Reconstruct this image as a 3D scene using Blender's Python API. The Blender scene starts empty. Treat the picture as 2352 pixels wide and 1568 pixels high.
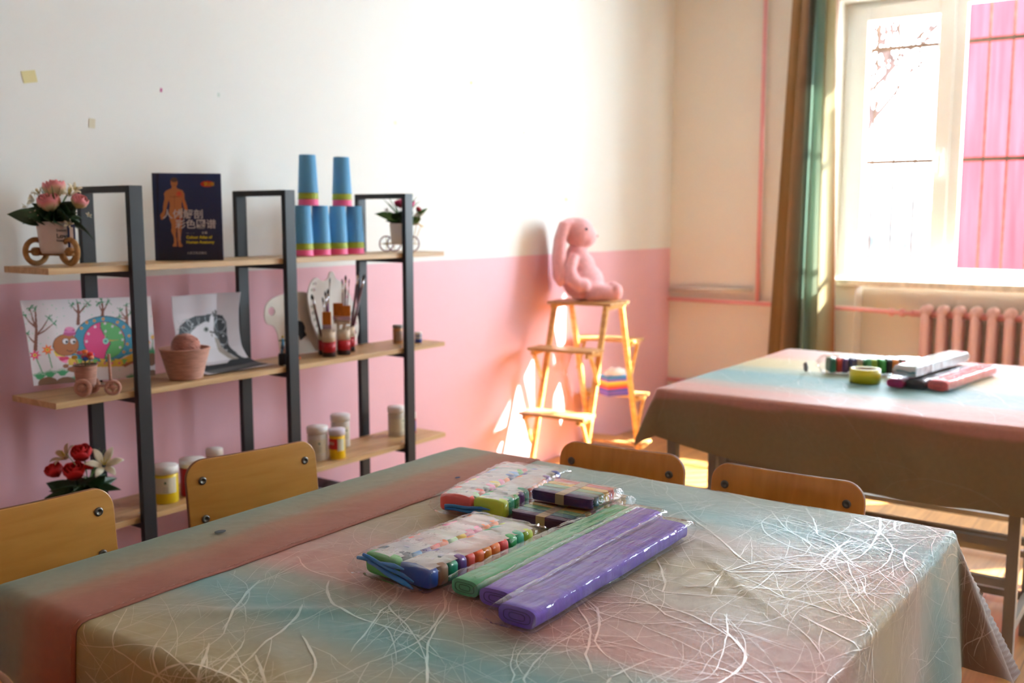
import bpy, bmesh, math, random
import numpy as np
from mathutils import Vector, Matrix, noise
PI = math.pi
random.seed(7)
SC = bpy.context.scene
COL = SC.collection

# ------------------------------------------------------------------ camera, world, sun, exposure
CAMH, YAW, PITCH, FPX = 1.35, math.radians(35.3), math.radians(7.08), 2287.0
cam = bpy.data.cameras.new('camera'); cam_o = bpy.data.objects.new('camera', cam); COL.objects.link(cam_o)
cam.sensor_width = 36; cam.lens = FPX / 2352 * 36; cam.clip_start = .05
cam_o.location = (0, 0, CAMH)
cam_o.rotation_euler = (PI / 2 - PITCH, 0, YAW - PI / 2)
cam.dof.use_dof = True; cam.dof.focus_distance = 1.72; cam.dof.aperture_fstop = 4.0
SC.camera = cam_o

world = bpy.data.worlds.new('world'); SC.world = world; world.use_nodes = True
wn = world.node_tree.nodes; wn.clear()
w_out = wn.new('ShaderNodeOutputWorld'); w_bg = wn.new('ShaderNodeBackground')
w_bg.inputs[0].default_value = (.74, .885, 1, 1); w_bg.inputs[1].default_value = 17
world.node_tree.links.new(w_bg.outputs[0], w_out.inputs[0])

sun = bpy.data.lights.new('sun', 'SUN'); sun.energy = 34; sun.angle = math.radians(.6); sun.color = (1, .9, .76)
sun_o = bpy.data.objects.new('sun', sun); COL.objects.link(sun_o)
SUN_TO = Vector((.71, -.70, .72)).normalized()
sun_o.location = (9, -4, 6)
sun_o.rotation_euler = SUN_TO.to_track_quat('Z', 'Y').to_euler()

def portal(name, loc, sy, sz):
    l = bpy.data.lights.new(name, 'AREA'); l.shape = 'RECTANGLE'; l.size = sz; l.size_y = sy
    o = bpy.data.objects.new(name, l); COL.objects.link(o); o.location = loc; o.rotation_euler = (0, PI / 2, 0)
    l.cycles.is_portal = True
    return o
portal('window_portal', (6.40, .765, 1.8), 2.33, 1.64)
portal('window_portal', (6.40, -1.9, 1.8), 1.2, 1.64)

for i_, (lx, ly) in enumerate(((1.6, -.6), (1.6, -2.6), (4.2, -1.2))):  # unseen fill lights under the ceiling, added to brighten the camera side
    l_ = bpy.data.lights.new('added_fill_light', 'AREA'); l_.shape = 'RECTANGLE'; l_.size = 1.2; l_.size_y = .25; l_.energy = 2.5; l_.color = (1, .95, .9)
    lo_ = bpy.data.objects.new('added_fill_light', l_); COL.objects.link(lo_); lo_.location = (lx, ly, 2.93)
SC.view_settings.view_transform = 'Standard'; SC.view_settings.look = 'None'
SC.view_settings.gamma = 1; SC.view_settings.use_curve_mapping = False
SC.view_settings.exposure = 1.22
SC.cycles.use_denoising = True
SC.cycles.max_bounces = 12; SC.cycles.diffuse_bounces = 6; SC.cycles.transparent_max_bounces = 24
SC.cycles.sample_clamp_indirect = 12
SC.cycles.caustics_reflective = False; SC.cycles.caustics_refractive = False

# ------------------------------------------------------------------ measuring helper: a point of a world plane seen at a photo coordinate
FW = Vector((math.cos(YAW) * math.cos(PITCH), math.sin(YAW) * math.cos(PITCH), -math.sin(PITCH)))
RT = Vector((math.sin(YAW), -math.cos(YAW), 0)); UP = RT.cross(FW)
def at(px, py, x=None, y=None, z=None):
    d = FW * FPX + RT * (px - 1176) + UP * (784 - py)
    if z is not None: t = (z - CAMH) / d.z
    elif y is not None: t = y / d.y
    else: t = x / d.x
    return Vector((0, 0, CAMH)) + d * t

# ------------------------------------------------------------------ materials
MATS = {}
def lin(c):
    return tuple(((v / 255) / 12.92 if v <= 10 else (((v / 255) + .055) / 1.055) ** 2.4) for v in c)
def mat(name, col=(200, 200, 200), rough=.5, metal=0, var=0, vscale=8, bump=0, bscale=60, stretch=None,
        coat=0, sheen=0, spec=.5, trans=0, sss=0):
    if name in MATS: return MATS[name]
    m = bpy.data.materials.new(name); m.use_nodes = True; nt = m.node_tree; b = nt.nodes['Principled BSDF']
    c = lin(col); b.inputs['Base Color'].default_value = (*c, 1)
    b.inputs['Roughness'].default_value = rough; b.inputs['Metallic'].default_value = metal
    b.inputs['Coat Weight'].default_value = coat; b.inputs['Sheen Weight'].default_value = sheen
    b.inputs['Specular IOR Level'].default_value = spec
    b.inputs['Coat Roughness'].default_value = .15
    if sss:
        b.inputs['Subsurface Weight'].default_value = sss; b.inputs['Subsurface Radius'].default_value = (.02, .01, .008); b.inputs['Subsurface Scale'].default_value = .5
    if var or bump:
        tc = nt.nodes.new('ShaderNodeTexCoord'); mp = nt.nodes.new('ShaderNodeMapping')
        nt.links.new(tc.outputs['Object'], mp.inputs[0])
        if stretch: mp.inputs['Scale'].default_value = stretch
        nz = nt.nodes.new('ShaderNodeTexNoise'); nz.inputs['Scale'].default_value = vscale; nz.inputs['Detail'].default_value = 5
        nt.links.new(mp.outputs[0], nz.inputs[0])
        if var:
            r = nt.nodes.new('ShaderNodeValToRGB')
            r.color_ramp.elements[0].position = .3; r.color_ramp.elements[1].position = .7
            r.color_ramp.elements[0].color = (*[v * (1 - var) for v in c], 1)
            r.color_ramp.elements[1].color = (*[min(1, v * (1 + var * .6)) for v in c], 1)
            nt.links.new(nz.outputs['Fac'], r.inputs[0]); nt.links.new(r.outputs[0], b.inputs['Base Color'])
        if bump:
            nb = nt.nodes.new('ShaderNodeTexNoise'); nb.inputs['Scale'].default_value = bscale; nb.inputs['Detail'].default_value = 4
            nt.links.new(mp.outputs[0], nb.inputs[0])
            bp = nt.nodes.new('ShaderNodeBump'); bp.inputs['Strength'].default_value = bump; bp.inputs['Distance'].default_value = .003
            nt.links.new(nb.outputs['Fac'], bp.inputs['Height']); nt.links.new(bp.outputs[0], b.inputs['Normal'])
    MATS[name] = m
    return m

def mat_attr(name, rough=.6, layer='Col', bump=0):
    if name in MATS: return MATS[name]
    m = bpy.data.materials.new(name); m.use_nodes = True; nt = m.node_tree; b = nt.nodes['Principled BSDF']
    a = nt.nodes.new('ShaderNodeAttribute'); a.attribute_name = layer
    nt.links.new(a.outputs['Color'], b.inputs['Base Color']); b.inputs['Roughness'].default_value = rough
    MATS[name] = m
    return m

def mat_film(name, tint=(255, 255, 255), base=.05, gloss=1.0, milky=0, bs=45, dist=.012, st=None):
    """thin clear plastic: lets light through, reflects at grazing angles, crinkled"""
    if name in MATS: return MATS[name]
    m = bpy.data.materials.new(name); m.use_nodes = True; nt = m.node_tree; nt.nodes.clear()
    out = nt.nodes.new('ShaderNodeOutputMaterial'); tr = nt.nodes.new('ShaderNodeBsdfTransparent'); gl = nt.nodes.new('ShaderNodeBsdfGlossy')
    gl.inputs['Roughness'].default_value = .06; tr.inputs[0].default_value = (*lin(tint), 1)
    tc = nt.nodes.new('ShaderNodeTexCoord'); nz = nt.nodes.new('ShaderNodeTexNoise'); nz.inputs['Scale'].default_value = bs; nz.inputs['Detail'].default_value = 3
    nz.inputs['Distortion'].default_value = .6
    bp = nt.nodes.new('ShaderNodeBump'); bp.inputs['Strength'].default_value = .6; bp.inputs['Distance'].default_value = dist * .25
    fr = nt.nodes.new('ShaderNodeLayerWeight'); fr.inputs['Blend'].default_value = .5
    pw = nt.nodes.new('ShaderNodeMath'); pw.operation = 'POWER'; pw.inputs[1].default_value = 4.0
    L = nt.links.new
    mp_ = nt.nodes.new('ShaderNodeMapping'); mp_.inputs['Scale'].default_value = st or (1, 1, 1); L(tc.outputs['Object'], mp_.inputs[0]); L(mp_.outputs[0], nz.inputs[0]); L(nz.outputs['Fac'], bp.inputs['Height']); L(bp.outputs[0], gl.inputs['Normal']); L(fr.outputs['Facing'], pw.inputs[0])
    mu = nt.nodes.new('ShaderNodeMath'); mu.operation = 'MULTIPLY_ADD'; mu.inputs[1].default_value = gloss; mu.inputs[2].default_value = base
    L(pw.outputs[0], mu.inputs[0])
    mx = nt.nodes.new('ShaderNodeMixShader'); L(mu.outputs[0], mx.inputs[0]); L(tr.outputs[0], mx.inputs[1]); L(gl.outputs[0], mx.inputs[2])
    last = mx
    if milky:
        df = nt.nodes.new('ShaderNodeBsdfDiffuse'); df.inputs[0].default_value = (.9, .9, .92, 1)
        m2 = nt.nodes.new('ShaderNodeMixShader'); m2.inputs[0].default_value = milky; L(mx.outputs[0], m2.inputs[1]); L(df.outputs[0], m2.inputs[2]); last = m2
    L(last.outputs[0], out.inputs[0])
    MATS[name] = m
    return m

def mat_wood(name, c1, c2, scale=(1, 12, 12), rough=.45, coat=0, grain=3.0):
    if name in MATS: return MATS[name]
    m = bpy.data.materials.new(name); m.use_nodes = True; nt = m.node_tree; b = nt.nodes['Principled BSDF']; L = nt.links.new
    tc = nt.nodes.new('ShaderNodeTexCoord'); mp = nt.nodes.new('ShaderNodeMapping'); mp.inputs['Scale'].default_value = scale
    L(tc.outputs['Object'], mp.inputs[0])
    nz = nt.nodes.new('ShaderNodeTexNoise'); nz.inputs['Scale'].default_value = grain; nz.inputs['Detail'].default_value = 8; nz.inputs['Distortion'].default_value = .8
    L(mp.outputs[0], nz.inputs[0])
    r = nt.nodes.new('ShaderNodeValToRGB'); r.color_ramp.elements[0].position = .32; r.color_ramp.elements[1].position = .68
    r.color_ramp.elements[0].color = (*lin(c1), 1); r.color_ramp.elements[1].color = (*lin(c2), 1)
    L(nz.outputs['Fac'], r.inputs[0]); L(r.outputs[0], b.inputs['Base Color'])
    b.inputs['Roughness'].default_value = rough; b.inputs['Coat Weight'].default_value = coat
    MATS[name] = m
    return m

# ------------------------------------------------------------------ mesh builder
class MB:
    def __init__(s): s.v = []; s.f = []; s.mi = []; s.cur = 0; s.sm = []; s.smooth = False; s.col = []; s.ccol = None
    def add(s, verts, faces, M=None):
        n = len(s.v)
        for p in verts:
            p = Vector(p); s.v.append(M @ p if M else p); s.col.append(s.ccol)
        for f in faces: s.f.append([i + n for i in f]); s.mi.append(s.cur); s.sm.append(s.smooth)
        return s
    def box(s, lo, hi, M=None):
        x0, y0, z0 = lo; x1, y1, z1 = hi
        sm = s.smooth; s.smooth = False
        s.add([(x0,y0,z0),(x1,y0,z0),(x1,y1,z0),(x0,y1,z0),(x0,y0,z1),(x1,y0,z1),(x1,y1,z1),(x0,y1,z1)],
              [(3,2,1,0),(4,5,6,7),(0,1,5,4),(1,2,6,5),(2,3,7,6),(3,0,4,7)], M); s.smooth = sm
        return s
    def bar(s, a, b, w, h, up=(0, 0, 1)):
        a = Vector(a); b = Vector(b); d = b - a; L = d.length; d.normalize(); u = Vector(up)
        if abs(d.dot(u)) > .98: u = Vector((1, 0, 0))
        sx = d.cross(u).normalized(); uz = sx.cross(d).normalized()
        M = Matrix((sx, d, uz)).transposed().to_4x4(); M.translation = a
        return s.box((-w / 2, 0, -h / 2), (w / 2, L, h / 2), M)
    def tube(s, pts, r, seg=10, cap=True):
        pts = [Vector(p) for p in pts]; n = len(pts); rs = r if isinstance(r, (list, tuple)) else [r] * n
        sm = s.smooth; s.smooth = True
        vs = []; fs = []; prev = None
        for i, p in enumerate(pts):
            d = (pts[min(i + 1, n - 1)] - pts[max(i - 1, 0)]).normalized()
            if prev is None:
                u = Vector((0, 0, 1)) if abs(d.z) < .9 else Vector((1, 0, 0)); a = d.cross(u).normalized()
            else: a = (prev - d * prev.dot(d)).normalized()
            prev = a; b = d.cross(a)
            for k in range(seg):
                t = 2 * PI * k / seg; vs.append(p + (a * math.cos(t) + b * math.sin(t)) * rs[i])
        for i in range(n - 1):
            for k in range(seg):
                fs.append((i * seg + k, i * seg + (k + 1) % seg, (i + 1) * seg + (k + 1) % seg, (i + 1) * seg + k))
        if cap: fs.append(tuple(range(seg))[::-1]); fs.append(tuple(range((n - 1) * seg, n * seg)))
        s.add(vs, fs); s.smooth = sm
        return s
    def lathe(s, prof, seg=32, M=None, jitter=0):
        sm = s.smooth; s.smooth = True; vs = []; fs = []; n = len(prof)
        for (r, z) in prof:
            for k in range(seg):
                t = 2 * PI * k / seg; vs.append((r * math.cos(t), r * math.sin(t), z))
        for i in range(n - 1):
            for k in range(seg): fs.append((i * seg + k, i * seg + (k + 1) % seg, (i + 1) * seg + (k + 1) % seg, (i + 1) * seg + k))
        if prof[0][0] > 1e-6: fs.append(tuple(range(seg))[::-1])
        if prof[-1][0] > 1e-6: fs.append(tuple(range((n - 1) * seg, n * seg)))
        s.add(vs, fs, M); s.smooth = sm
        return s
    def torus(s, R, r, M=None, seg=32, rs=8, sx=1, sy=1):
        vs = []; fs = []; sm = s.smooth; s.smooth = True
        for i in range(seg):
            a = 2 * PI * i / seg
            for k in range(rs):
                b = 2 * PI * k / rs; q = R + r * math.cos(b); vs.append((q * math.cos(a) * sx, q * math.sin(a) * sy, r * math.sin(b)))
        for i in range(seg):
            for k in range(rs): fs.append((i * rs + k, ((i + 1) % seg) * rs + k, ((i + 1) % seg) * rs + (k + 1) % rs, i * rs + (k + 1) % rs))
        s.add(vs, fs, M); s.smooth = sm
        return s
    def ball(s, c, r, seg=20, rings=12, M=None):
        r = r if isinstance(r, (list, tuple)) else (r, r, r); T = Matrix.Translation(c) @ (M or Matrix()) @ Matrix.Diagonal((*r, 1))
        prof = [(math.sin(PI * i / rings), -math.cos(PI * i / rings)) for i in range(rings + 1)]
        prof[0] = (0, -1); prof[-1] = (0, 1)
        return s.lathe(prof, seg, T)
    def grid(s, fn, nu, nv, M=None):
        vs = []; fs = []; sm = s.smooth; s.smooth = True
        for j in range(nv + 1):
            for i in range(nu + 1): vs.append(fn(i / nu, j / nv))
        w = nu + 1
        for j in range(nv):
            for i in range(nu): fs.append((j * w + i, j * w + i + 1, (j + 1) * w + i + 1, (j + 1) * w + i))
        s.add(vs, fs, M); s.smooth = sm
        return s
    def build(s, name, mats, parent=None, loc=None, bevel=0, merge=False, sub=0, solid=0):
        me = bpy.data.meshes.new(name); me.from_pydata([tuple(v) for v in s.v], [], s.f)
        if not isinstance(mats, (list, tuple)): mats = [mats]
        for m in mats: me.materials.append(m)
        me.polygons.foreach_set('material_index', s.mi); me.polygons.foreach_set('use_smooth', s.sm)
        if any(c is not None for c in s.col):
            a = me.color_attributes.new('Col', 'FLOAT_COLOR', 'POINT')
            a.data.foreach_set('color', np.array([(*(c or (.5, .5, .5)), 1) for c in s.col], 'f').ravel())
        me.update()
        o = bpy.data.objects.new(name, me); COL.objects.link(o)
        if parent: o.parent = parent
        if loc is not None: o.location = loc
        if merge:
            bm = bmesh.new(); bm.from_mesh(me); bmesh.ops.remove_doubles(bm, verts=bm.verts, dist=1e-5); bmesh.ops.dissolve_degenerate(bm, edges=bm.edges, dist=1e-6)
            bm.to_mesh(me); bm.free()
        if solid:
            m = o.modifiers.new('solid', 'SOLIDIFY'); m.thickness = solid; m.offset = 0
        if bevel:
            m = o.modifiers.new('bevel', 'BEVEL'); m.width = bevel; m.segments = 3; m.limit_method = 'ANGLE'; m.angle_limit = math.radians(40)
            for p in me.polygons: p.use_smooth = True
            m2 = o.modifiers.new('wn', 'WEIGHTED_NORMAL'); m2.keep_sharp = True
        if sub:
            m = o.modifiers.new('sub', 'SUBSURF'); m.levels = sub; m.render_levels = sub
        return o

def tag(o, label, cat=None, group=None, kind=None):
    if label: o['label'] = label
    if cat: o['category'] = cat
    if group: o['group'] = group
    if kind: o['kind'] = kind
    return o
def thing(name, label, cat, loc=(0, 0, 0), rz=0, group=None):
    o = bpy.data.objects.new(name, None); COL.objects.link(o); o.empty_display_size = .05
    o.location = loc; o.rotation_euler = (0, 0, rz)
    return tag(o, label, cat, group)
def struct(o, label=None): return tag(o, label, kind='structure')
def copy_tree(o, parent=None):
    c = o.copy(); COL.objects.link(c)
    if parent: c.parent = parent
    for ch in [k for k in ALL() if k.parent == o]: copy_tree(ch, c)
    return c
def ALL(): return list(COL.objects)

def shape(name, outlines, depth, m, parent=None, loc=(0, 0, 0), rot=(0, 0, 0), bevel=0):
    """solid cut from 2D outlines (holes allowed), thickness depth along local z"""
    cu = bpy.data.curves.new('c', 'CURVE'); cu.dimensions = '2D'; cu.fill_mode = 'BOTH'
    for pts in outlines:
        sp = cu.splines.new('POLY'); sp.points.add(len(pts) - 1); sp.use_cyclic_u = True
        for p, q in zip(sp.points, pts): p.co = (q[0], q[1], 0, 1)
    cu.extrude = max(depth / 2 - bevel, 0); cu.bevel_depth = bevel; cu.bevel_resolution = 2; cu.offset = -bevel
    t = bpy.data.objects.new('t', cu); COL.objects.link(t); bpy.context.view_layer.update()
    me = bpy.data.meshes.new_from_object(t.evaluated_get(bpy.context.evaluated_depsgraph_get()))
    bpy.data.objects.remove(t)
    me.materials.clear(); me.materials.append(m); me.name = name
    o = bpy.data.objects.new(name, me); COL.objects.link(o); o.parent = parent; o.location = loc; o.rotation_euler = rot
    return o
def text(name, body, size, m, parent, M, depth=.0004, align='LEFT', bold=0, shear=0, sx=1):
    cu = bpy.data.curves.new('t', 'FONT'); cu.body = body; cu.size = size; cu.extrude = depth; cu.align_x = align; cu.offset = bold; cu.shear = shear
    t = bpy.data.objects.new('t', cu); COL.objects.link(t); bpy.context.view_layer.update()
    me = bpy.data.meshes.new_from_object(t.evaluated_get(bpy.context.evaluated_depsgraph_get()))
    bpy.data.objects.remove(t)
    me.materials.clear(); me.materials.append(m); me.name = name
    me.transform(M @ Matrix.Diagonal((sx, 1, 1, 1)))
    o = bpy.data.objects.new(name, me); COL.objects.link(o); o.parent = parent
    return o
def rrect(w, h, r, n=8, cx=0, cy=0):
    pts = []
    for (sx, sy, a0) in ((1, 1, 0), (-1, 1, 90), (-1, -1, 180), (1, -1, 270)):
        for k in range(n + 1):
            a = math.radians(a0 + 90 * k / n); pts.append((cx + sx * (w / 2 - r) + r * math.cos(a), cy + sy * (h / 2 - r) + r * math.sin(a)))
    return pts
def circ(cx, cy, rx, ry=None, n=24, rot=0):
    ry = ry or rx; out = []
    for k in range(n):
        a = 2 * PI * k / n; x = rx * math.cos(a); y = ry * math.sin(a)
        out.append((cx + x * math.cos(rot) - y * math.sin(rot), cy + x * math.sin(rot) + y * math.cos(rot)))
    return out
def smoothpoly(pts, n=6):
    out = []; N = len(pts)
    for i in range(N):
        p0, p1, p2, p3 = [np.array(pts[(i + k) % N], float) for k in (-1, 0, 1, 2)]
        for k in range(n):
            t = k / n; out.append(tuple(.5 * ((2 * p1) + (-p0 + p2) * t + (2 * p0 - 5 * p1 + 4 * p2 - p3) * t * t + (-p0 + 3 * p1 - 3 * p2 + p3) * t ** 3)))
    return out

# ------------------------------------------------------------------ the room
WL, WB, WR, WF, CEIL = 3.0, 6.07, -4.2, -1.6, 3.05   # shelf wall y, window wall x, right y, front x
def mat_wall(name, upper, lower=None, split=1.15):
    m = bpy.data.materials.new(name); m.use_nodes = True; nt = m.node_tree; b = nt.nodes['Principled BSDF']; L = nt.links.new
    b.inputs['Roughness'].default_value = .55; b.inputs['Specular IOR Level'].default_value = .35
    tc = nt.nodes.new('ShaderNodeTexCoord')
    nz = nt.nodes.new('ShaderNodeTexNoise'); nz.inputs['Scale'].default_value = 1.3; nz.inputs['Detail'].default_value = 4; L(tc.outputs['Object'], nz.inputs[0])
    def col(c):
        r = nt.nodes.new('ShaderNodeValToRGB'); v = lin(c)
        r.color_ramp.elements[0].color = (*[a * .96 for a in v], 1); r.color_ramp.elements[1].color = (*[min(1, a * 1.03) for a in v], 1); L(nz.outputs['Fac'], r.inputs[0]); return r
    u = col(upper)
    if lower:
        lo = col(lower); sp = nt.nodes.new('ShaderNodeSeparateXYZ'); L(tc.outputs['Object'], sp.inputs[0])
        n2 = nt.nodes.new('ShaderNodeTexNoise'); n2.inputs['Scale'].default_value = 9; L(tc.outputs['Object'], n2.inputs[0])
        ad = nt.nodes.new('ShaderNodeMath'); ad.operation = 'MULTIPLY_ADD'; ad.inputs[1].default_value = .005; L(n2.outputs['Fac'], ad.inputs[0]); L(sp.outputs['Z'], ad.inputs[2])
        st = nt.nodes.new('ShaderNodeMath'); st.operation = 'GREATER_THAN'; st.inputs[1].default_value = split; L(ad.outputs[0], st.inputs[0])
        mx = nt.nodes.new('ShaderNodeMix'); mx.data_type = 'RGBA'; L(st.outputs[0], mx.inputs[0]); L(lo.outputs[0], mx.inputs[6]); L(u.outputs[0], mx.inputs[7]); L(mx.outputs[2], b.inputs['Base Color'])
    else: L(u.outputs[0], b.inputs['Base Color'])
    nb = nt.nodes.new('ShaderNodeTexNoise'); nb.inputs['Scale'].default_value = 35; L(tc.outputs['Object'], nb.inputs[0])
    bp = nt.nodes.new('ShaderNodeBump'); bp.inputs['Strength'].default_value = .12; bp.inputs['Distance'].default_value = .004; L(nb.outputs['Fac'], bp.inputs['Height']); L(bp.outputs[0], b.inputs['Normal'])
    MATS[name] = m
    return m
m_left = mat_wall('painted white over pink wall', (224, 226, 222), (224, 178, 190), 1.153)
m_back = mat_wall('cream painted wall', (224, 220, 210))
m_plain = mat_wall('white painted wall', (222, 216, 204))
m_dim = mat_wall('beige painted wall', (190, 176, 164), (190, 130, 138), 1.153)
m_white = mat('white paint', (236, 236, 232), .5)
m_floor = None
def mk_floor():
    m = bpy.data.materials.new('laminate floor'); m.use_nodes = True; nt = m.node_tree; b = nt.nodes['Principled BSDF']; L = nt.links.new
    tc = nt.nodes.new('ShaderNodeTexCoord'); mp = nt.nodes.new('ShaderNodeMapping'); L(tc.outputs['Object'], mp.inputs[0])
    br = nt.nodes.new('ShaderNodeTexBrick'); br.inputs['Scale'].default_value = 1; br.inputs['Brick Width'].default_value = 1.2; br.inputs['Row Height'].default_value = .2
    br.inputs['Mortar Size'].default_value = .0015; br.inputs['Color1'].default_value = (*lin((176, 128, 74)), 1); br.inputs['Color2'].default_value = (*lin((196, 146, 90)), 1); br.inputs['Mortar'].default_value = (*lin((110, 74, 40)), 1)
    L(mp.outputs[0], br.inputs[0])
    m2 = nt.nodes.new('ShaderNodeMapping'); m2.inputs['Scale'].default_value = (1.2, 14, 1); L(tc.outputs['Object'], m2.inputs[0])
    nz = nt.nodes.new('ShaderNodeTexNoise'); nz.inputs['Scale'].default_value = 2.5; nz.inputs['Detail'].default_value = 7; nz.inputs['Distortion'].default_value = 1; L(m2.outputs[0], nz.inputs[0])
    r = nt.nodes.new('ShaderNodeValToRGB'); r.color_ramp.elements[0].position = .3; r.color_ramp.elements[1].position = .7; r.color_ramp.elements[0].color = (.62, .58, .52, 1); r.color_ramp.elements[1].color = (1.05, 1.03, 1, 1); L(nz.outputs['Fac'], r.inputs[0])
    mx = nt.nodes.new('ShaderNodeMix'); mx.data_type = 'RGBA'; mx.blend_type = 'MULTIPLY'; mx.inputs[0].default_value = 1; L(br.outputs[0], mx.inputs[6]); L(r.outputs[0], mx.inputs[7]); L(mx.outputs[2], b.inputs['Base Color'])
    b.inputs['Roughness'].default_value = .3
    return m
m_floor = mk_floor()
struct(MB().box((WF, WR, -.1), (WB + .3, WL + .1, 0)).build('floor', m_floor))
struct(MB().box((WF, WR, CEIL), (WB + .3, WL + .1, CEIL + .1)).build('ceiling', m_plain))
struct(MB().box((WF - .1, WL, 0), (WB + .3, WL + .12, CEIL)).build('wall_left', m_left))
struct(MB().box((WF - .1, WR - .12, 0), (WB + .3, WR, CEIL)).build('wall_right', m_dim))
struct(MB().box((WF - .1, WR, 0), (WF, WL, CEIL)).build('wall_front', m_dim))
# window wall with openings; niche under each window
W1 = (-.4, 1.93); W2 = (-2.5, -1.3); SILL, HEAD = .985, 2.62
w = MB()
XO = WB + .36
for (a, b) in ((W1[1], WL), (W2[1], W1[0]), (WR, W2[0])): w.box((WB, a, 0), (XO, b, CEIL))
for (a, b) in (W1, W2):
    w.box((WB, a, HEAD), (XO, b, CEIL))
    w.box((WB + .16, a, 0), (XO, b, SILL - .04))
w.box((WB, 1.77, 0), (WB + .16, W1[1], SILL - .04))
struct(w.build('wall_back', m_back))
m_sill = mat('pale stone sill', (226, 220, 206), .35, var=.25, vscale=30)
for i, (a, b) in enumerate((W1, W2)):
    o = struct(MB().box((WB - .05, a - .03 if i else a, SILL - .04), (6.2, b, SILL)).build('trim_%d' % (i + 1), m_sill, bevel=.006))
m_upvc = mat('white window plastic', (240, 242, 240), .3, spec=.5)
m_glass = mat_film('window glass', (250, 252, 252), 0.0, .9, bs=1.5, dist=.0005)
m_chrome = mat('steel', (180, 180, 178), .25, metal=1)
m_handle = mat('white handle plastic', (245, 245, 242), .3)
def window(i, a, b, splits):
    root = struct(thing('window_%d' % i, None, None, (6.25, 0, 0)))
    f = MB(); t = .06
    def ring(mb, y0, y1, z0, z1, wd, x0, x1):
        mb.box((x0, y0, z0), (x1, y0 + wd, z1)); mb.box((x0, y1 - wd, z0), (x1, y1, z1))
        mb.box((x0, y0 + wd, z0), (x1, y1 - wd, z0 + wd)); mb.box((x0, y0 + wd, z1 - wd), (x1, y1 - wd, z1))
    ring(f, a, b, SILL, HEAD, .055, -.03, .04)
    for y in splits[1:-1]: f.box((-.03, y - .025, SILL + .05), (.04, y + .025, HEAD - .05))
    f.build('window_frame', m_upvc, root, bevel=.004)
    for k in range(len(splits) - 1):
        y1, y0 = splits[k], splits[k + 1]
        s = MB(); sash = (k % 2 == 0)
        if sash:
            ring(s, y0 + .02, y1 - .02, SILL + .03, HEAD - .03, .085, -.055, .02)
            so = s.build('sash', m_upvc, root, bevel=.005)
            h = MB(); h.box((-.075, -.015, -.05), (-.055, .015, .05)); h.bar((-.09, 0, 0), (-.095, .0, -.11), .018, .016); h.box((-.1, -.009, -.012), (-.07, .009, .012))
            h.build('handle', m_handle, so, loc=(0, y0 + .06, 1.70), bevel=.003)
            g = (y0 + .1, y1 - .1, SILL + .11, HEAD - .11)
        else:
            ring(s, y0 + .02, y1 - .02, SILL + .05, HEAD - .05, .02, -.04, 0)
            s.build('glazing_bead', m_upvc, root); g = (y0 + .04, y1 - .04, SILL + .07, HEAD - .07)
        MB().box((-.006, g[0], g[2]), (-.002, g[1], g[3])).build('pane', m_glass, root)
window(1, W1[0], W1[1], (1.90, 1.29, .30, -.37))
window(2, W2[0], W2[1], (-1.33, -1.9, -2.47))

# heating pipes and radiator
m_pinkp = mat('pink gloss paint', (226, 160, 164), .35, spec=.5)
m_greyp = mat('pale grey pipe paint', (206, 200, 190), .4)
tag(MB().tube([(WB - .04, 2.37, CEIL - .01), (WB - .04, 2.366, .82)], .0135, 12).build('heating_pipe', m_pinkp), 'pink vertical heating pipe running up the cream wall left of the curtain', 'pipe')
p = MB(); p.tube([(WB - .055, 2.98, .815), (WB - .055, 1.75, .81), (WB + .02, 1.52, .795), (WB + .06, 1.45, .79)], .0135, 12)
po = p.build('heating_pipe', m_pinkp); tag(po, 'pink horizontal heating pipe passing behind the curtain to the radiator', 'pipe')
for y in (1.50, 1.56): MB().tube([(0, y - .012, .795), (0, y + .012, .795)], .024, 8).build('valve', m_pinkp, po, loc=(WB + .03, 0, 0))
tag(MB().tube([(WB - .04, 2.98, .875), (WB - .04, 2.40, .895)], .016, 12).build('conduit_pipe', m_greyp), 'pale grey horizontal pipe just above the pink one near the room corner', 'pipe')
tag(MB().tube([(WB - .04, 2.98, .27), (WB - .04, 1.80, .27)], .014, 12).build('heating_pipe', m_pinkp), 'low pink heating pipe near the floor in the room corner', 'pipe')
m_rad = mat('pale pink radiator paint', (222, 184, 182), .4)
rad = thing('radiator', 'pink cast iron column radiator under the window', 'radiator', (WB + .075, 0, .12))
col0 = None
for k in range(19):
    if col0 is None:
        c = MB(); c.smooth = True
        for dx in (-.045, .045):
            c.tube([(dx, 0, .03), (dx, 0, .10), (dx, 0, .62), (dx, 0, .70)], [.022, .026, .026, .022], 12)
        c.tube([(-.05, 0, .035), (.05, 0, .035)], .03, 12); c.tube([(-.06, 0, .67), (-.03, 0, .695), (.03, 0, .695), (.06, 0, .67)], [.026, .033, .033, .026], 12)
        c.box((-.035, -.012, .62), (.035, .012, .69)); c.box((-.035, -.012, .03), (.035, .012, .10))
        col0 = c.build('radiator_column', m_rad, rad); o = col0
    else:
        o = col0.copy(); COL.objects.link(o)
    o.location = (0, 1.372 - .089 * k, 0)
MB().tube([(0, 1.43, .06), (0, -.26, .06)], .02, 10).build('connecting_pipe', m_pinkp, rad)
MB().tube([(0, 1.46, .67), (0, -.26, .67)], .02, 10).build('connecting_pipe', m_pinkp, rad)
for y in (1.3, .5, -.2): MB().tube([(0, y, -.12), (0, y, .05)], .015, 8).build('foot', m_rad, rad)

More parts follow.
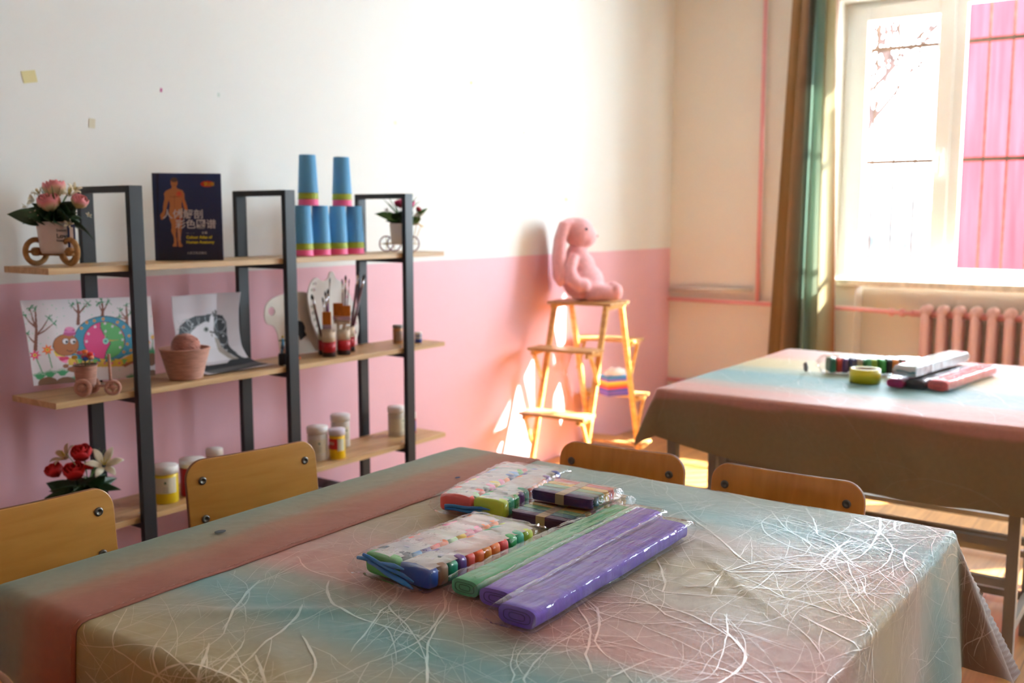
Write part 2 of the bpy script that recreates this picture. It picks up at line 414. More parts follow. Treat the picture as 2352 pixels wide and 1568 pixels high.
# curtain hanging beside the window
def mk_curtain():
    root = thing('curtain', 'long gathered brown, teal and olive striped curtain beside the window', 'curtain', (5.9, 2.05, .03))
    m = bpy.data.materials.new('ombre curtain cloth'); m.use_nodes = True; nt = m.node_tree; nt.nodes.clear(); L = nt.links.new
    out = nt.nodes.new('ShaderNodeOutputMaterial'); b = nt.nodes.new('ShaderNodeBsdfPrincipled'); tl = nt.nodes.new('ShaderNodeBsdfTranslucent')
    uv = nt.nodes.new('ShaderNodeUVMap'); sp = nt.nodes.new('ShaderNodeSeparateXYZ'); L(uv.outputs[0], sp.inputs[0])
    r = nt.nodes.new('ShaderNodeValToRGB'); L(sp.outputs['X'], r.inputs[0])
    cs = [(0, (150, 118, 78)), (.18, (168, 136, 92)), (.3, (128, 96, 72)), (.40, (86, 72, 56)), (.46, (96, 128, 116)), (.60, (112, 150, 142)), (.70, (170, 180, 160)), (.78, (96, 96, 66)), (.88, (150, 138, 96)), (.95, (150, 96, 58)), (1, (140, 84, 50))]  # pale stop after the teal paints in a sunlit streak on the folds
    el = r.color_ramp.elements
    while len(el) < len(cs): el.new(.5)
    for e, (p_, c) in zip(el, cs): e.position = p_; e.color = (*lin(c), 1)
    L(r.outputs[0], b.inputs['Base Color']); L(r.outputs[0], tl.inputs[0]); b.inputs['Roughness'].default_value = .5; b.inputs['Sheen Weight'].default_value = .3
    mx = nt.nodes.new('ShaderNodeMixShader'); mx.inputs[0].default_value = .3; L(b.outputs[0], mx.inputs[1]); L(tl.outputs[0], mx.inputs[2]); L(mx.outputs[0], out.inputs[0])
    mb = MB(); nu, nv = 150, 50
    def fn(u, v):
        z = v * 2.87
        yl = 2.235 - .115 * v; yr = 1.83 + .06 * v        # left and right edges
        y = yl + (yr - yl) * u
        y += .012 * math.sin(u * 31 + v * 2)
        x = -.055 * math.cos(u * PI * 7.0 + .5 * math.sin(3 * v)) * (1.1 - .35 * v) + .02 * math.sin(u * 43 + 2 * v) * (1 - .5 * v)
        return (x, y - 2.05, z)
    mb.grid(fn, nu, nv)
    o = mb.build('curtain_cloth', m, root)
    uvl = o.data.uv_layers.new(name='UVMap'); wv = nu + 1
    for lp in o.data.loops:
        i = lp.vertex_index; uvl.data[lp.index].uv = ((i % wv) / nu, (i // wv) / nv)
mk_curtain()
tag(MB().tube([(5.9, 2.28, 2.93), (5.9, -.8, 2.93)], .014, 12).build('curtain_rod', m_chrome), 'steel curtain rod fixed above the window', 'curtain rod')

# marks and scraps stuck on the shelf wall
for (px, py, wd, hg, c, nm, lb, ct, rot) in (
    (67, 176, .045, .036, (214, 206, 150), 'tape_scrap', 'pale yellow scrap of tape high on the wall far left', 'tape', -.2),
    (370, 207, .008, .013, (190, 90, 150), 'tape_scrap', 'tiny purple scrap stuck on the white wall above the book', 'tape', .1),
    (502, 218, .01, .014, (196, 210, 200), 'tape_scrap', 'tiny pale green scrap on the wall right of the purple one', 'tape', .1),
    (1082, 190, .014, .014, (222, 206, 110), 'tape_scrap', 'small yellow scrap on the bright wall above the rabbit area', 'tape', .2),
    (1203, 305, .022, .012, (232, 222, 170), 'tape_scrap', 'faint yellow scrap on the wall up and left of the rabbit', 'tape', .1),
    (1300, 458, .016, .014, (214, 206, 120), 'tape_scrap', 'small yellow scrap on the wall just above the rabbit head', 'tape', .1),
    (211, 283, .022, .03, (208, 202, 176), 'tape_scrap', 'faint cream scrap on the wall above the pink roses', 'tape', .1),
    (908, 282, .016, .014, (224, 220, 190), 'tape_scrap', 'faint cream scrap on the wall above the magenta roses', 'tape', .1)):
    P = at(px, py, y=WL)
    mb = MB(); M = Matrix.Rotation(rot, 4, 'Y')
    mb.box((-wd / 2, -.0012, -hg / 2), (wd / 2, 0, hg / 2), M)
    tag(mb.build(nm, mat('scrap %s' % str(c), c, .6), loc=(P.x, WL, P.z)), lb, ct)

# ------------------------------------------------------------------ outside the window
m_snow = mat('snow', (236, 240, 246), .7, bump=.4, bscale=3)
g = MB(); g.box((XO, -14, -.6), (34, 16, -.3)); struct(g.build('ground', m_snow), 'snowy ground outside')
m_redsheet = mat('red painted metal sheet', (128, 41, 46), 1.0, spec=0, var=.3, vscale=3, stretch=(3, 6, .35))
fe = thing('metal_fence', 'tall red corrugated metal sheet wall outside the window', 'fence', (9.0, 0, -.3))
mb = MB(); n = 260
def fn(u, v):
    y = 1.88 - u * 1.6; x = .005 * math.sin(y * 2 * PI / .115)
    return (x, y, .95 + v * 2.9)
mb.grid(fn, 160, 1); mb.build('metal_sheet', m_redsheet, fe, solid=.003)
mb = MB()
for y in (1.8, .36): mb.box((.03, y - .04, 0), (.09, y + .04, 3.2))
mb.build('post', mat('dark steel', (60, 62, 66), .5), fe)
mb = MB(); mb.box((-.02, .28, 0), (.02, 1.88, .95)); mb.build('fence_base', mat('blue grey concrete', (84, 96, 126), .8, var=.3, spec=0), fe)
gr = thing('security_grille', 'rusty steel bar security grille outside the window', 'window grille', (6.60, 0, 0))
m_rust = mat('rusty steel', (60, 46, 38), .8, var=.3, vscale=20, spec=0)
b0 = MB().tube([(0, 0, .92), (0, 0, 2.68)], .007, 8).build('bar', m_rust, gr)
for k in range(20):
    o = b0 if k == 0 else b0.copy()
    if k: COL.objects.link(o)
    o.location = (0, 1.98 - .13 * k, 0)
for z in (1.0, 1.70, 2.40): MB().box((-.006, -.6, z - .014), (.006, 2.02, z + .014)).build('crossbar', m_rust, gr)
m_bark = mat('dark bark', (58, 44, 40), .9, spec=0)
def tree(loc, h, seed, lb):
    rnd = random.Random(seed); mb = MB()
    def grow(p, d, L, r, n):
        q = p + d * L; mb.tube([p, p + d * L * .5 + Vector((rnd.uniform(-.04, .04) * L, rnd.uniform(-.04, .04) * L, 0)), q], [r, r * .85, r * .68], 6, False)
        if n == 0: return
        for k in range(3 if n > 1 else 2):
            a = rnd.uniform(0, 2 * PI); s_ = rnd.uniform(.35, .75)
            dd = (d + Vector((math.cos(a) * s_, math.sin(a) * s_, rnd.uniform(0, .25)))).normalized()
            grow(q, dd, L * rnd.uniform(.6, .8), r * .62, n - 1)
    grow(Vector((0, 0, 0)), Vector((0, 0, 1)), h * .3, h * .018, 5)
    tag(mb.build('bare_tree', m_bark, loc=loc), lb, 'tree')
tree((16.5, 5.2, -.3), 6.5, 3, 'bare dark tree standing in the snow, seen through the left window sash')
tree((20.5, 7.2, -.3), 7.5, 5, 'distant bare tree behind the nearer one outside the window')
hb = MB(); hb.smooth = True
for k in range(14): hb.ball((random.uniform(-.5, .5), k * .38 - 2.6, random.uniform(.5, 1.5)), (random.uniform(.4, .6), .5, random.uniform(.6, 1.1)), 14, 8)
tag(hb.build('hedge', mat('dark winter hedge', (84, 86, 88), .9, var=.6, vscale=6, bump=1, bscale=8, spec=0), loc=(14, 5.0, -.3)), 'low dark hedge in the snow beyond the window', 'hedge')

# ------------------------------------------------------------------ ombre table cloths
def cloth_material(name, stops, lo, hi, axis='X', rough=.46, sheen=.5, line=False, mirror=False):
    m = bpy.data.materials.new(name); m.use_nodes = True; nt = m.node_tree; b = nt.nodes['Principled BSDF']; L = nt.links.new
    uv = nt.nodes.new('ShaderNodeUVMap'); sp = nt.nodes.new('ShaderNodeSeparateXYZ'); L(uv.outputs[0], sp.inputs[0])
    nz = nt.nodes.new('ShaderNodeTexNoise'); nz.inputs['Scale'].default_value = 3; nz.inputs['Detail'].default_value = 3; L(uv.outputs[0], nz.inputs[0])
    a1 = nt.nodes.new('ShaderNodeMath'); a1.operation = 'MULTIPLY_ADD'; a1.inputs[1].default_value = .07; L(nz.outputs['Fac'], a1.inputs[0]); L(sp.outputs[axis], a1.inputs[2])
    mr = nt.nodes.new('ShaderNodeMapRange'); mr.inputs['From Min'].default_value = lo + .035; mr.inputs['From Max'].default_value = hi + .035; L(a1.outputs[0], mr.inputs['Value'])
    r = nt.nodes.new('ShaderNodeValToRGB'); r.color_ramp.interpolation = 'EASE'; L(mr.outputs[0], r.inputs[0]); el = r.color_ramp.elements
    while len(el) < len(stops): el.new(.5)
    for e, (p_, c) in zip(el, stops):
        e.position = (p_ - lo) / (hi - lo); v = lin(c)
        if line: v = [min(1, (line - 1) * .42 + (.9 + (line - 1)) * q) for q in v]
        e.color = (*v, 1)
    # fine mottling of the weave
    n2 = nt.nodes.new('ShaderNodeTexNoise'); n2.inputs['Scale'].default_value = 60; n2.inputs['Detail'].default_value = 6; L(uv.outputs[0], n2.inputs[0])
    r2 = nt.nodes.new('ShaderNodeValToRGB'); r2.color_ramp.elements[0].color = (.86, .86, .86, 1); r2.color_ramp.elements[1].color = (1.1, 1.1, 1.1, 1); L(n2.outputs['Fac'], r2.inputs[0])
    mx = nt.nodes.new('ShaderNodeMix'); mx.data_type = 'RGBA'; mx.blend_type = 'MULTIPLY'; mx.inputs[0].default_value = 1; L(r.outputs[0], mx.inputs[6]); L(r2.outputs[0], mx.inputs[7]); L(mx.outputs[2], b.inputs['Base Color'])
    b.inputs['Roughness'].default_value = rough; b.inputs['Sheen Weight'].default_value = sheen; b.inputs['Sheen Roughness'].default_value = .4
    b.inputs['Specular IOR Level'].default_value = 1.0 if line else .4
    if line: b.inputs['Coat Weight'].default_value = .6; b.inputs['Coat Roughness'].default_value = .3
    # twill bump + soft wrinkles
    mp = nt.nodes.new('ShaderNodeMapping'); mp.inputs['Rotation'].default_value = (0, 0, .9); L(uv.outputs[0], mp.inputs[0])
    wv = nt.nodes.new('ShaderNodeTexWave'); wv.inputs['Scale'].default_value = 260; L(mp.outputs[0], wv.inputs[0])
    b1 = nt.nodes.new('ShaderNodeBump'); b1.inputs['Strength'].default_value = .35; b1.inputs['Distance'].default_value = .0006; L(wv.outputs['Fac'], b1.inputs['Height'])
    n3 = nt.nodes.new('ShaderNodeTexNoise'); n3.inputs['Scale'].default_value = 9; n3.inputs['Detail'].default_value = 5; n3.inputs['Distortion'].default_value = 1.4; L(uv.outputs[0], n3.inputs[0])
    b2 = nt.nodes.new('ShaderNodeBump'); b2.inputs['Strength'].default_value = .3; b2.inputs['Distance'].default_value = .006; L(n3.outputs['Fac'], b2.inputs['Height']); L(b1.outputs[0], b2.inputs['Normal']); L(b2.outputs[0], b.inputs['Normal'])
    return m

def branch_lines(x0, x1, y0, y1, n_trunk, rnd, wmax=.0054):
    """wandering boughs with side twigs; returns polylines [(points, start width)]"""
    out = []
    def walk(p, a, L, w, depth):
        step = .012; n = max(3, int(L / step)); pts = [p]; curl = rnd.uniform(-1.6, 1.6)
        nextb = rnd.uniform(.02, .06); dist = 0
        for i in range(n):
            a += curl * step * 1.6 + rnd.gauss(0, .07)
            if rnd.random() < .09: curl = rnd.uniform(-4.5, 4.5)
            if rnd.random() < .05 and depth == 0: a += rnd.choice((-.45, .45))
            p = (p[0] + math.cos(a) * step, p[1] + math.sin(a) * step); pts.append(p); dist += step
            if depth < 2 and dist > nextb and i < n - 2:
                nextb = dist + rnd.uniform(.03, .075) * (1 if depth == 0 else 1.2)
                walk(p, a + rnd.choice((-1, 1)) * rnd.uniform(.5, 1.15), L * rnd.uniform(.22, .5) if depth == 0 else L * rnd.uniform(.25, .5), w * rnd.uniform(.32, .6), depth + 1)
        out.append((pts, w))
    nx = max(1, round(math.sqrt(n_trunk * (x1 - x0) / (y1 - y0)))); ny = max(1, round(n_trunk / nx))
    for k in range(nx * ny):
        i, j = k % nx, k // nx
        p = (x0 + (x1 - x0) * (i + rnd.uniform(.1, .9)) / nx, y0 + (y1 - y0) * (j + rnd.uniform(.1, .9)) / ny)
        L_ = rnd.uniform(.30, .62); a = rnd.choice((-2.2, -1.9, -2.6, .9, .6, 1.3, 2.7, 1.0, -2.3)) + rnd.uniform(-.3, .3)
        walk((p[0] - math.cos(a) * L_ / 2, p[1] - math.sin(a) * L_ / 2), a, L_, rnd.uniform(.5, 1) * wmax, 0)
    return out

def make_cloth(name, rect, ztop, over, mats, label, nfold, wrinkle, res, ntrunk, seed, grp, tmax=None, strip=None, flare=.10, ox=0):
    x0, x1, y0, y1 = rect; r = .016
    ix0, ix1, iy0, iy1 = x0 + r, x1 - r, y0 + r, y1 - r
    def cmap(s, t, lift=0):
        qx = min(max(s, ix0), ix1); qy = min(max(t, iy0), iy1); dx, dy = s - qx, t - qy; d = math.hypot(dx, dy)
        z = wrinkle(s, t) if d < .05 else wrinkle(qx, qy) * .4
        if d < 1e-6: return Vector((s, t, ztop + z + lift))
        nx, ny = dx / d, dy / d
        corner = (2 * abs(nx * ny)) ** 2.2
        al = (qy if abs(nx) > abs(ny) else qx)
        if d < r * PI / 2:
            a = d / r; o_, dn = r * math.sin(a), r * (1 - math.cos(a)); nrm = Vector((nx * math.sin(a), ny * math.sin(a), math.cos(a)))
        else:
            e = d - r * PI / 2; fl = flare + .34 * corner + .05 * math.sin(al * 17 + nfold) * min(1, e * 8)
            fl = min(fl, .75); o_ = r + e * fl; dn = r + e * math.sqrt(1 - fl * fl); nrm = Vector((nx, ny, .1)).normalized()
        return Vector((qx + nx * o_, qy + ny * o_, ztop - dn + z)) + nrm * lift
    def add_patch(mb, uvs, sa, sb, ta, tb, ns, nt_, lift, mi, overfn=None):
        n0 = len(mb.v)
        def fn(u, v):
            s = sa + (sb - sa) * u; t = ta + (tb - ta) * v
            if overfn: s, t = overfn(s, t)
            uvs.append((s - ox, t)); return cmap(s, t, lift)
        mb.cur = mi; mb.grid(fn, ns, nt_)
    root = thing(name, label, 'tablecloth', (0, 0, 0), group=grp)
    mb = MB(); uvs = []
    def overfn(s, t):
        o2 = over(t)
        if s < x0: s = x0 - (x0 - s) / .30 * o2[0]
        if s > x1: s = x1 + (s - x1) / .30 * o2[1]
        if t < y0: t = y0 - (y0 - t) / .30 * o2[2]
        if t > y1: t = y1 + (t - y1) / .30 * o2[3]
        return s, t
    ymax = strip if strip else y1 + .30
    nx_ = int((x1 - x0 + .6) / res); ny_ = int((ymax - y0 + .3) / res)
    add_patch(mb, uvs, x0 - .3, x1 + .3, y0 - .3, ymax + (.02 if strip else 0), nx_, ny_, 0, 0, overfn)
    def finish(mb, uvs, nm, mts, par):
        o = mb.build(nm, mts, par); ul = o.data.uv_layers.new(name='UVMap')
        a = np.zeros((len(o.data.loops)), 'i'); o.data.loops.foreach_get('vertex_index', a)
        ul.data.foreach_set('uv', np.array(uvs, 'f')[a].ravel()); return o
    # raised branch pattern woven into the cloth
    rnd = random.Random(seed)
    mb.cur = 1; mb.smooth = True
    for pts, wd in branch_lines(x0 - .2, x1 + .2, y0 - .2, ymax, ntrunk, rnd):
        vs = []; fs = []; n = len(pts); ok = True
        seg = []
        for i, (s, t) in enumerate(pts):
            if strip and t > strip - .001: break
            oo = over(t)
            if s < x0 - oo[0] + .01 or s > x1 + oo[1] - .01 or t < y0 - oo[2] + .01 or t > y1 + oo[3] - .01: break
            seg.append((s, t))
        n = len(seg)
        if n < 3: continue
        n0 = len(mb.v)
        for i, (s, t) in enumerate(seg):
            a, b = seg[max(i - 1, 0)], seg[min(i + 1, n - 1)]; d = math.hypot(b[0] - a[0], b[1] - a[1]); tx, ty = (b[0] - a[0]) / d, (b[1] - a[1]) / d
            h = max(.0005, wd * (1 - .85 * i / len(pts)) * (1 + .25 * math.sin(i * 1.7)) * min(1, .3 + i * .25)) / 2
            for k in (-1, 1):
                ss, tt = s - ty * h * k, t + tx * h * k
                vs.append(cmap(ss, tt, .0006)); uvs.append((ss - ox, tt))
        for i in range(n - 1): fs.append((2 * i, 2 * i + 1, 2 * i + 3, 2 * i + 2))
        mb.add(vs, fs)
    finish(mb, uvs, 'cloth_panel', mats[:2], root)
    if strip:
        mb = MB(); uvs = []
        def of(s, t): return overfn(s, t)
        add_patch(mb, uvs, x0 - .3, x1 + .3, strip, y1 + .3, nx_, int((y1 + .3 - strip) / res), .0035, 0, overfn)
        o = finish(mb, uvs, 'folded_border', mats[2:3], root); o['label'] = 'brown and grey-green folded back border of the cloth'
        m_ = o.modifiers.new('s', 'SOLIDIFY'); m_.thickness = .003; m_.offset = -1
        # seam line
        mb = MB(); pts = [cmap(x0 - .22 + (x1 - x0 + .24) * k / 160, strip + .008, .0045) for k in range(161)]
        for i in range(0, 160, 2): mb.tube([pts[i], pts[i + 1]], .0004, 4)
        mb.build('stitching', mat('pale thread', (176, 128, 112), .6), root)
    return root, cmap

TEAL, GREYT, BEIGE, PINK, GREY = (82, 144, 146), (130, 154, 144), (158, 142, 92), (178, 120, 104), (156, 140, 112)
stops = [(.40, (140, 120, 86)), (.62, (140, 120, 86)), (.80, BEIGE), (.90, (140, 142, 118)), (1.0, TEAL), (1.08, (128, 142, 128)), (1.16, PINK), (1.28, (168, 124, 108)), (1.38, GREY), (1.50, BEIGE), (1.60, (152, 136, 104)),
         (1.68, (158, 142, 124)), (1.74, (130, 146, 136)), (1.82, TEAL), (1.90, (116, 146, 140)), (1.99, GREYT), (2.03, (112, 88, 66)), (2.3, (120, 80, 60))]
m_c1 = cloth_material('ombre table cloth', stops, .4, 2.4)
m_l1 = cloth_material('woven branch threads', stops, .4, 2.4, line=1.5, rough=.27)
m_s1 = cloth_material('reverse side of cloth', [(1.2, (150, 92, 74)), (1.33, (150, 90, 72)), (1.40, (156, 98, 78)), (1.455, (158, 116, 92)), (1.50, (140, 136, 116)), (1.60, (118, 140, 128)), (1.72, (84, 106, 100)), (1.9, (80, 100, 94))], 1.2, 2.0, axis='Y', sheen=.1, rough=.6)
def sd(px_, py_, ax, ay, bx, by):
    vx, vy = bx - ax, by - ay; L2 = vx * vx + vy * vy; t = max(0, min(1, ((px_ - ax) * vx + (py_ - ay) * vy) / L2))
    return math.hypot(px_ - ax - t * vx, py_ - ay - t * vy), t
CREASES = [(1.62, .74, 1.36, .46, .005, .006), (1.74, .98, 1.60, .60, .003, .008), (1.55, .66, 1.40, .70, .004, .012), (.86, 1.28, 1.12, .95, .005, .014), (1.0, 1.25, 1.3, 1.30, .003, .010), (1.47, .55, 1.43, .68, .004, .007),
           (1.30, 1.5, 1.47, 1.36, .0025, .006), (1.0, 1.56, 1.12, 1.44, .0025, .006), (1.62, 1.52, 1.72, 1.36, .002, .005), (.92, 1.1, .80, .9, .004, .02)]
def wr1(s, t):
    z = .0016 * noise.noise((s * 7, t * 5, 3.1)) + .0009 * noise.noise((s * 19, t * 13, 1.7))
    for (ax, ay, bx, by, h, wd) in CREASES:
        d, k = sd(s, t, ax, ay, bx, by)
        if d < wd * 3: z += h * math.exp(-(d / wd) ** 2) * math.sin(PI * min(max(k, .05), .95)) * .8
    return z
T1 = (.775, 2.010, .370, 1.590); ZT = .756
cloth1, cm1 = make_cloth('tablecloth', T1, ZT, lambda t: (.26, .24, .26, .24), [m_c1, m_l1, m_s1],
    'teal, beige and pink ombre cloth with pale branch pattern on the nearest table', 1.0, wr1, .011, 130, 23, 'ombre tablecloths', strip=1.335)
stops2 = [(3.1, (196, 140, 128)), (3.24, (200, 140, 130)), (3.34, (170, 150, 140)), (3.44, (118, 160, 162)), (3.62, (92, 150, 158)), (3.74, (140, 160, 140)), (3.88, (190, 172, 118)), (4.02, (196, 176, 124)), (4.12, (200, 150, 128)), (4.28, (204, 142, 134)), (4.5, (168, 164, 154))]
st2 = [(2.85, (142, 124, 90)), (3.0, (142, 124, 90)), (3.08, (150, 122, 92))] + stops2
m_c2 = cloth_material('ombre far cloth', st2, 2.85, 4.7, rough=.5, sheen=.3)
m_l2 = cloth_material('woven branch threads far', st2, 2.85, 4.7, line=1.04, rough=.3)
m_l2.node_tree.nodes['Principled BSDF'].inputs['Specular IOR Level'].default_value = .5
def wr2(s, t): return .003 * noise.noise((s * 5, t * 4, 8.1))
def over2(t):
    k = min(1, max(0, (1.6 - t) / .6)); return (.16 + .09 * k, .2, .2, .13)
cloth2, cm2 = make_cloth('tablecloth', (3.115, 4.44, .375, 1.592), ZT, over2, [m_c2, m_l2], 'pale striped ombre cloth on the far table near the window', 2.5, wr2, .016, 60, 5, 'ombre tablecloths')

# ------------------------------------------------------------------ desks under the cloths
m_desk = mat('grey painted desk steel', (150, 146, 138), .45, spec=.4)
m_top = mat_wood('pale desk laminate', (196, 172, 132), (214, 190, 150), rough=.4)
def make_desk(label, group, loc):
    root = thing('student_desk', label, 'desk', loc, group=group)
    MB().box((-.2, -.6, .725), (.2, .6, .747)).build('desk_top', m_top, root, bevel=.004)
    for sx in (-1, 1):
        for sy in (-1, 1):
            MB().box((sx * .175 - .016, sy * .55 - .016, 0), (sx * .175 + .016, sy * .55 + .016, .725)).build('leg', m_desk, root)
    r = MB()
    for sx in (-1, 1): r.box((sx * .175 - .01, -.55, .68), (sx * .175 + .01, .55, .725))
    for sy in (-1, 1): r.box((-.175, sy * .55 - .01, .68), (.175, sy * .55 + .01, .725)); r.box((-.175, sy * .55 - .01, .12), (.175, sy * .55 + .01, .15))
    r.build('apron_rail', m_desk, root)
    for (x, z) in ((-.175, .40), (-.175, .28), (.175, .13)):
        MB().box((x - .012, -.55, z - .012), (x + .012, .55, z + .012)).build('stretcher', m_desk, root)
    MB().box((-.15, -.53, .56), (.16, .53, .565)).build('book_tray', m_desk, root)
    return root
d0 = make_desk('grey steel framed student desk under the near cloth, row closest to the camera', 'desks under the cloths', (.985, .98, 0))
for i, (x, lb) in enumerate(((1.3925, 'grey steel framed student desk in the middle under the near cloth'), (1.80, 'grey steel framed student desk under the near cloth, beside the two far chairs'),
        (3.325, 'grey steel student desk under the far cloth, nearest row with legs and rails in view'), (3.78, 'grey steel student desk in the middle under the far cloth'), (4.225, 'grey steel student desk under the far cloth on its window side'))):
    c = copy_tree(d0); c.location = (x, .98, 0); c['label'] = lb

# ------------------------------------------------------------------ chairs
m_ply = mat_wood('varnished yellow plywood', (184, 130, 56), (198, 146, 70), (1.5, 14, 14), rough=.32, coat=.3, grain=2.5)
m_plyO = mat_wood('varnished orange plywood', (206, 134, 50), (222, 150, 64), (14, 14, 1.5), rough=.32, coat=.3, grain=2.5)
m_plye = mat('dark plywood edge', (120, 76, 44), .6)
m_bolt = mat('dull steel bolt', (120, 118, 112), .35, metal=.9)
m_chm = mat('grey chair tube', (150, 150, 148), .35, metal=.6)
def make_chair(label, loc, rz, m, top=.80, w=.345, hole=False):
    """chair faces local +y; backrest centre at local origin in plan"""
    root = thing('school_chair', label, 'chair', loc, rz, 'plywood school chairs around the near table')
    bw, bh = w, .20
    out = rrect(bw, bh, .045, 8)
    # curved backrest
    def bend(o, k=.35, lean=.10):
        for v in o.data.vertices:
            x, y, z = v.co; v.co = (x, -z - k * x * x * 1.0 - (y) * lean, y)
    b = shape('backrest', [out], .012, m, root, bevel=.002)
    bm = bmesh.new(); bm.from_mesh(b.data)
    bmesh.ops.triangulate(bm, faces=[f for f in bm.faces if len(f.verts) > 4])
    for x in [bw * (k / 12 - .5) for k in range(1, 12)]:
        bmesh.ops.bisect_plane(bm, geom=bm.verts[:] + bm.edges[:] + bm.faces[:], plane_co=(x, 0, 0), plane_no=(1, 0, 0))
    bm.to_mesh(b.data); bm.free()
    b.data.materials.append(m_plye)
    for p in b.data.polygons:
        if abs(p.normal.z) < .5: p.material_index = 1
    bend(b); b.location = (0, 0, top - bh / 2); b.data.update()
    for sx in (-1, 1):
        for sy in (-1, 1):
            x, zz = sx * (bw / 2 - .036), (.052 if sy > 0 else -.036)
            k = MB(); M = Matrix.Translation((x, -.35 * x * x - zz * .10 + .006, zz)) @ Matrix.Rotation(-PI / 2, 4, 'X')
            k.lathe([(.0095, 0), (.0095, .002), (.008, .0035), (.004, .0042), (.004, .002), (0, .002)], 16, M)
            k.build('bolt', m_bolt, b)
    # seat
    s = shape('seat', [rrect(.36, .36, .06, 8)], .012, m, root, (0, .215, .43), bevel=.002)
    for sx in (-1, 1):
        x = sx * .135
        l = MB(); l.tube([(x, -.03, top - .04), (x, -.02, .58), (x, .03, .43), (x * 1.1, -.03, .012)], .0105, 10)
        l.build('rear_leg', m_chm, root)
        l = MB(); l.tube([(x, .36, .415), (x * 1.1, .40, .012)], .0105, 10); l.build('front_leg', m_chm, root)
        l = MB(); l.tube([(x, .03, .415), (x, .36, .415)], .0105, 10); l.tube([(x * 1.05, -.005, .2), (x * 1.05, .385, .2)], .008, 8)
        l.build('side_rail', m_chm, root)
    l = MB(); l.tube([(-.135, .36, .415), (.135, .36, .415)], .0105, 10); l.tube([(-.14, .385, .2), (.14, .385, .2)], .008, 8); l.build('stretcher', m_chm, root)
    return root
make_chair('yellow plywood chair by the shelf at the far left, partly out of frame', (.985, 1.845, 0), PI + math.radians(-5), m_ply, .80, .36)
make_chair('yellow plywood chair in front of the shelf, its whole backrest in view', (1.535, 1.83, 0), PI + math.radians(-10), m_ply, .802, .345)
make_chair('orange plywood chair at the far side of the near table, left of its twin', (2.095, 1.165, 0), PI / 2 + math.radians(4), m_plyO, .79, .335)
make_chair('orange plywood chair at the far side of the near table, right of its twin', (2.10, .752, 0), PI / 2, m_plyO, .79, .35)
make_chair('orange chair corner peeking in at the bottom left of the photo', (.595, 1.305, 0), -PI / 2, m_plyO, .80, .36)
# ------------------------------------------------------------------ shelving unit against the wall
m_blk = mat('black powder coated steel', (26, 27, 30), .42, spec=.4)
m_board = mat_wood('oak effect board', (178, 142, 96), (206, 172, 124), (1.2, 16, 16), rough=.45, grain=3)
SH = thing('shelving_unit', 'black steel framed shelving unit with four oak boards against the wall', 'shelf', (0, 0, 0))
YF, YB = 2.578, 2.828
BZ = [1.213, .840, .456, .075]
m_clear = mat('clear screw cap', (206, 206, 200), .2)
for xc in (1.752, 2.342, 2.950):
    fr = MB().box((xc - .0225, YF, 0), (xc + .0225, YF + .02, 1.443)).build('upright_post', m_blk, SH, bevel=.0015)
    MB().box((xc - .0225, YB, 0), (xc + .0225, YB + .02, 1.443)).build('upright_post', m_blk, SH, bevel=.0015)
    MB().box((xc - .0225, YF + .0201, 1.424), (xc + .0225, YB - .0001, 1.443)).build('top_bar', m_blk, SH)
    for z in BZ: MB().box((xc - .02, YF + .0201, z - .037), (xc + .02, YB - .0001, z - .0181)).build('shelf_bracket', m_blk, SH)
for z in BZ:
    b = MB().box((1.485, YF + .0201, z - .018), (3.188, YB - .0001, z)).build('shelf_board', m_board, SH, bevel=.001)
    for xc in (1.752, 2.342, 2.950):
        for y in (2.63, 2.79): MB().lathe([(.006, 0), (.006, .002), (0, .003)], 12, Matrix.Translation((xc, y, z))).build('screw_cap', m_clear, b)

def onshelf(px, py_, row, y):
    """point on board 'row' under photo column px at depth y"""
    P = at(px, py_, y=y); return Vector((P.x, y, BZ[row] + .0006))
VIEW = math.radians(35.3)

# --- paint cups, nested and stacked upside down
m_cb = mat('blue paper cup', (84, 158, 206), .5); m_cg = mat('olive green paper cup', (158, 172, 44), .5); m_cp = mat('pink paper cup', (240, 96, 150), .5)
def cup_mesh():
    return MB().lathe([(0, .1335), (.0275, .1335), (.0290, .135), (.0295, .1345), (.0362, .004), (.0372, .002), (.0372, 0), (.0355, 0), (.0350, .004), (.0280, .131), (0, .131)], 40)
c0 = {}
def cup(k, P, lb, grp):
    nm, m = k
    if nm not in c0: o = cup_mesh().build('paper_cup', m); c0[nm] = o
    else: o = c0[nm].copy(); COL.objects.link(o)
    o.location = P; tag(o, lb, 'cup', grp)
where = ['leftmost bottom', 'second bottom', 'third bottom', 'rightmost bottom', 'left upper', 'right upper']
for i, px in enumerate((697, 737.5, 777, 815, 708.5, 786)):
    P = onshelf(px, 586, 0, 2.70) if i < 4 else at(px, 471, y=2.70)
    if i >= 4: P.z = BZ[0] + .181
    cup(('p', m_cp), P, 'pink cup at the foot of the %s stack of upturned cups' % where[i], 'upturned pink cups')
    cup(('g', m_cg), P + Vector((0, 0, .0225)), 'olive green cup between pink and blue in the %s stack' % where[i], 'upturned green cups')
    cup(('b', m_cb), P + Vector((0, 0, .045)), 'tall blue upturned cup topping the %s stack of cups' % where[i], 'upturned blue cups')

